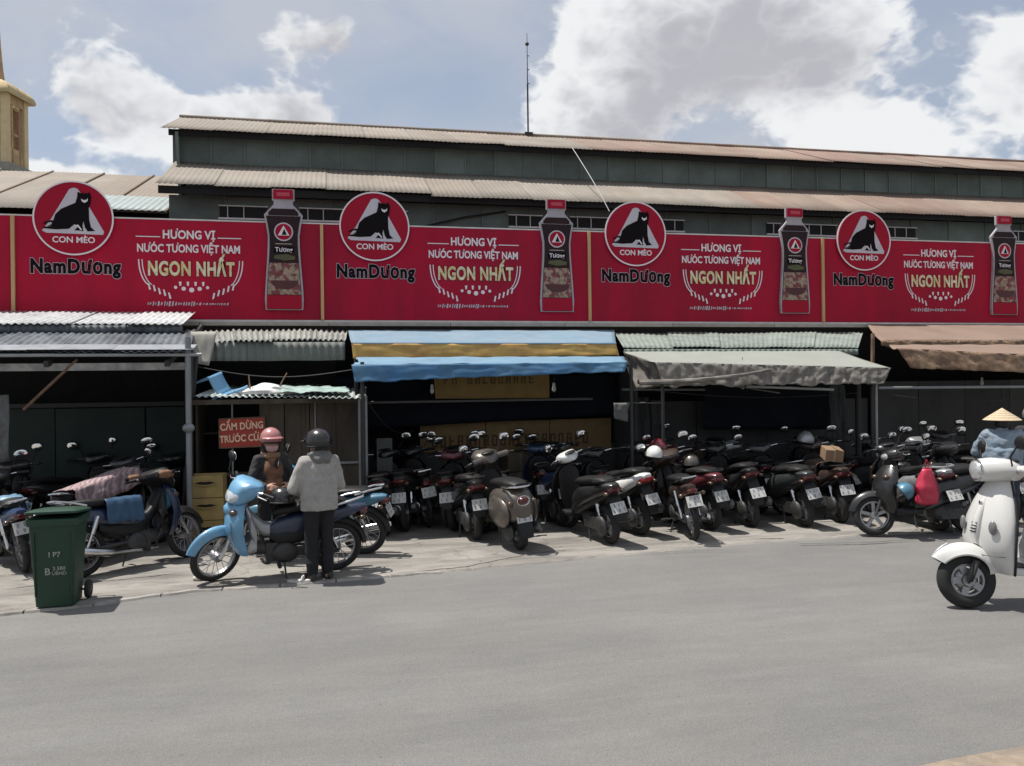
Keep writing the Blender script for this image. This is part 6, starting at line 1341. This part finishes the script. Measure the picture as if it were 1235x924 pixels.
    hl('j', .26, .16, 1.03, 1.2, PAINT['white'], 'white helmet hung over the brown motorbike handlebar', 8)
    hl('k', .22, .22, 1.08, 1.9, pm('wine_helmet', (.16, .02, .03), .3, coat=.5), 'wine red helmet on the maroon scooter handlebar', -6)
    hl('k', -.25, 0, .87, 1.5, PAINT['champagne'], 'grey beige helmet resting on the maroon scooter saddle')
    hl('n', .26, .1, 1.10, .8, PAINT['silver'], 'silver helmet on the brown scooter handlebar', 10, 1.05)
    q = loc(B['o'], .40, .27, .56); helmet(q, 1.0, PAINT['teal'], 'blue helmet hanging from the dark scooter with red bag', 'helmets left on the motorbikes', 55, .95)
    # red bag
    q = loc(B['o'], .05, .22, .62)
    def bag(u, w):
        a = 2 * math.pi * u; t = w; r_ = (.04 + .10 * math.sin(math.pi * min(1, t * .62 + .02)) ** .8) * (1 if t < .97 else .5); n_ = 1 + .22 * mnoise.noise(Vector((math.cos(a) * 2, math.sin(a) * 2, t * 5)))
        return q + Vector((r_ * n_ * math.cos(a) * 1.15, r_ * n_ * .6 * math.sin(a), .22 - .46 * t))
    root = empty('bag', q, 'bright red carrier bag hanging on the dark scooter', 'bag')
    rm = pm('red_plastic_bag', (.46, .025, .06), .4, var=.15, scale=12)
    ps = [MB().grid(bag, 24, 18).build('sack', rm, solid=.002, smooth=80), MB().tube([q + Vector((0, 0, .2)), q + Vector((-.03, 0, .27)), q + Vector((0, 0, .33)), q + Vector((.03, 0, .27)), q + Vector((0, 0, .2))], .008, 6).build('strap', rm)]
    reparent(ps, root)
    # carton on brown scooter
    q = loc(B['n'], -.62, .05, .90); root = empty('carton', q, 'brown cardboard carton on the tail of the brown scooter', 'box'); root.rotation_euler = (R_(6), R_(-8), R_(70)); cb = pm('cardboard', (.22, .14, .085), .85, var=.15)
    MB().box((0, 0, .07), (.30, .24, .16)).build('carton_body', cb, root, smooth=0, bev=.004); MB().box((0, -.06, .154), (.30, .11, .006), Matrix.Rotation(R_(8), 3, 'X')).build('flap', cb, root, smooth=0); MB().box((0, 0, .07), (.302, .03, .162)).build('tape', pm('parcel_tape', (.30, .22, .14), .4), root, smooth=0)
    # cloth over the motorbike behind the bin, seat cover, raincoat, brown cloth
    def drape(b_, x0, x1, w, z, dz, mat, name, lab, cat, seed, nu=30, nv=18, slope=0.0, wr=.025):
        bpy.context.view_layer.update(); mw = B[b_].matrix_world
        def fn(u, t):
            s_ = -1 + 2 * t; y = math.copysign(min(abs(s_), .55) / .55 * w, s_); fall = max(0, abs(s_) - .5) / .5
            x = x0 + (x1 - x0) * u
            zz = z + slope * u - dz * fall * (1 + .25 * mnoise.noise(Vector((u * 5, s_, seed)))) - .02 * abs(s_)
            n_ = wr * mnoise.noise(Vector((u * 6, s_ * 3, seed))) * (1 + fall)
            return mw @ Vector((x + n_ * .5, y + math.copysign(n_ + .03 * fall, s_), zz + n_ * .5))
        return tag(MB().grid(fn, nu, nv).build(name, mat, solid=.004, smooth=80), lab, cat)
    pinkc = bpy.data.materials.new('pink_striped_cloth'); pinkc.use_nodes = True; nt = pinkc.node_tree; bs = nt.nodes['Principled BSDF']; ge = nt.nodes.new('ShaderNodeNewGeometry'); wv = nt.nodes.new('ShaderNodeTexWave'); wv.inputs['Scale'].default_value = 6; wv.inputs['Distortion'].default_value = 9; wv.inputs['Detail'].default_value = 3; nt.links.new(ge.outputs['Position'], wv.inputs['Vector'])
    cr = nt.nodes.new('ShaderNodeValToRGB'); cr.color_ramp.elements[0].color = (.20, .135, .14, 1); cr.color_ramp.elements[1].color = (.40, .30, .31, 1); nt.links.new(wv.outputs[0], cr.inputs[0]); nt.links.new(cr.outputs[0], bs.inputs['Base Color']); bs.inputs['Roughness'].default_value = .9
    drape('L2', -.75, .30, .17, .86, .22, pinkc, 'cloth_cover', 'pink striped cloth draped over the motorbike behind the green bin', 'cloth', 3.0, slope=.18)
    drape('L3', -.36, .05, .15, .80, .26, pm('blue_vinyl', (.022, .066, .13), .5, var=.1), 'seat_cover', 'blue vinyl cover over the navy motorbike saddle', 'seat cover', 6.0, wr=.008)
    drape('L1', -.5, -.2, .12, .82, .16, pm('raincoat_blue', (.13, .24, .34), .4, var=.15), 'raincoat', 'pale blue raincoat bundled on the motorbike left of the bin', 'raincoat', 9.0, wr=.05)
    drape('n', -.35, .10, .18, .83, .30, pm('brown_cloth', (.085, .052, .035), .9, var=.25), 'cloth_cover', 'brown cloth over the saddle of the brown scooter', 'cloth', 12.0, wr=.03)
    for k, s_ in enumerate((1, -1)):
        q = loc(B['L3'], .26, s_ * .32, .99); root = empty('handlebar_muff', q, ['brown padded muff on the navy motorbike, on the shutter side', 'brown padded muff on the navy motorbike, on the roadward side'][k], 'muff', 'handlebar muffs on the navy motorbike'); root.rotation_euler[2] = B['L3'].rotation_euler[2]
        MB().loft([sup(-.09, 0, .05, .05), sup(-.06, 0, .09, .085), sup(.02, .0, .10, .095), sup(.08, -.005, .06, .05)]).build('padding', pm('muff_brown', (.17, .085, .045), .8, var=.2, scale=20), root); MB().tube([(-.09, 0, 0), (-.12, 0, 0)], .02, 8).build('grip_end', BM['plastic'], root)
    # rear mudguard of the navy motorbike, built as a capped box
    q = loc(B['L3'], -.84, -.13, .37); root = empty('boxy_mudguard', q, 'dark navy boxy mudguard on the rear of the navy motorbike', 'box'); root.rotation_euler = B['L3'].rotation_euler.copy()
    MB().box((0, 0, 0), (.34, .16, .46)).build('guard_body', pm('navy_guard', (.005, .008, .024), .7, var=.2, spec=.2), root, smooth=0, bev=.02); MB().box((0, 0, .235), (.35, .17, .03)).build('guard_top', pm('navy_guard_top', (.008, .011, .028), .6), root, smooth=0, bev=.01)
    # stone chocks, sandal
    for k, (px, py) in enumerate(((240, 700), (362, 702))):
        q = G(px, py)
        if k == 0:
            st = MB().ell((q.x, q.y, .025), (.07, .05, .03), 10, 6); st.v = [(a + .012 * mnoise.noise(Vector((a, b_, c_)) * 25), b_ + .01 * mnoise.noise(Vector((b_, a, c_)) * 25), c_) for a, b_, c_ in st.v]
            tag(st.build('stone', pm('pale_stone', (.5, .47, .43), .9)), 'pale stone wedged against the blue motorbike front wheel', 'stone')
        else:
            root = empty('sandal', (q.x, q.y, 0), 'loose white sandal beside the feet of the person in grey', 'sandal'); root.rotation_euler[2] = R_(-12)
            wm = pm('sandal_white', (.55, .53, .5), .6)
            MB().prism([(.12 * math.cos(R_(a)) - .01 * math.cos(R_(2 * a)), .042 * math.sin(R_(a))) for a in range(0, 360, 24)], lambda a, b_, d: Vector((a, b_, d)), 0, .022).build('sole', wm, root, smooth=0); MB().tube([(.02, .042, .02), (.03, .02, .055), (.03, -.02, .055), (.02, -.042, .02)], .014, 6).build('strap', wm, root)
props()
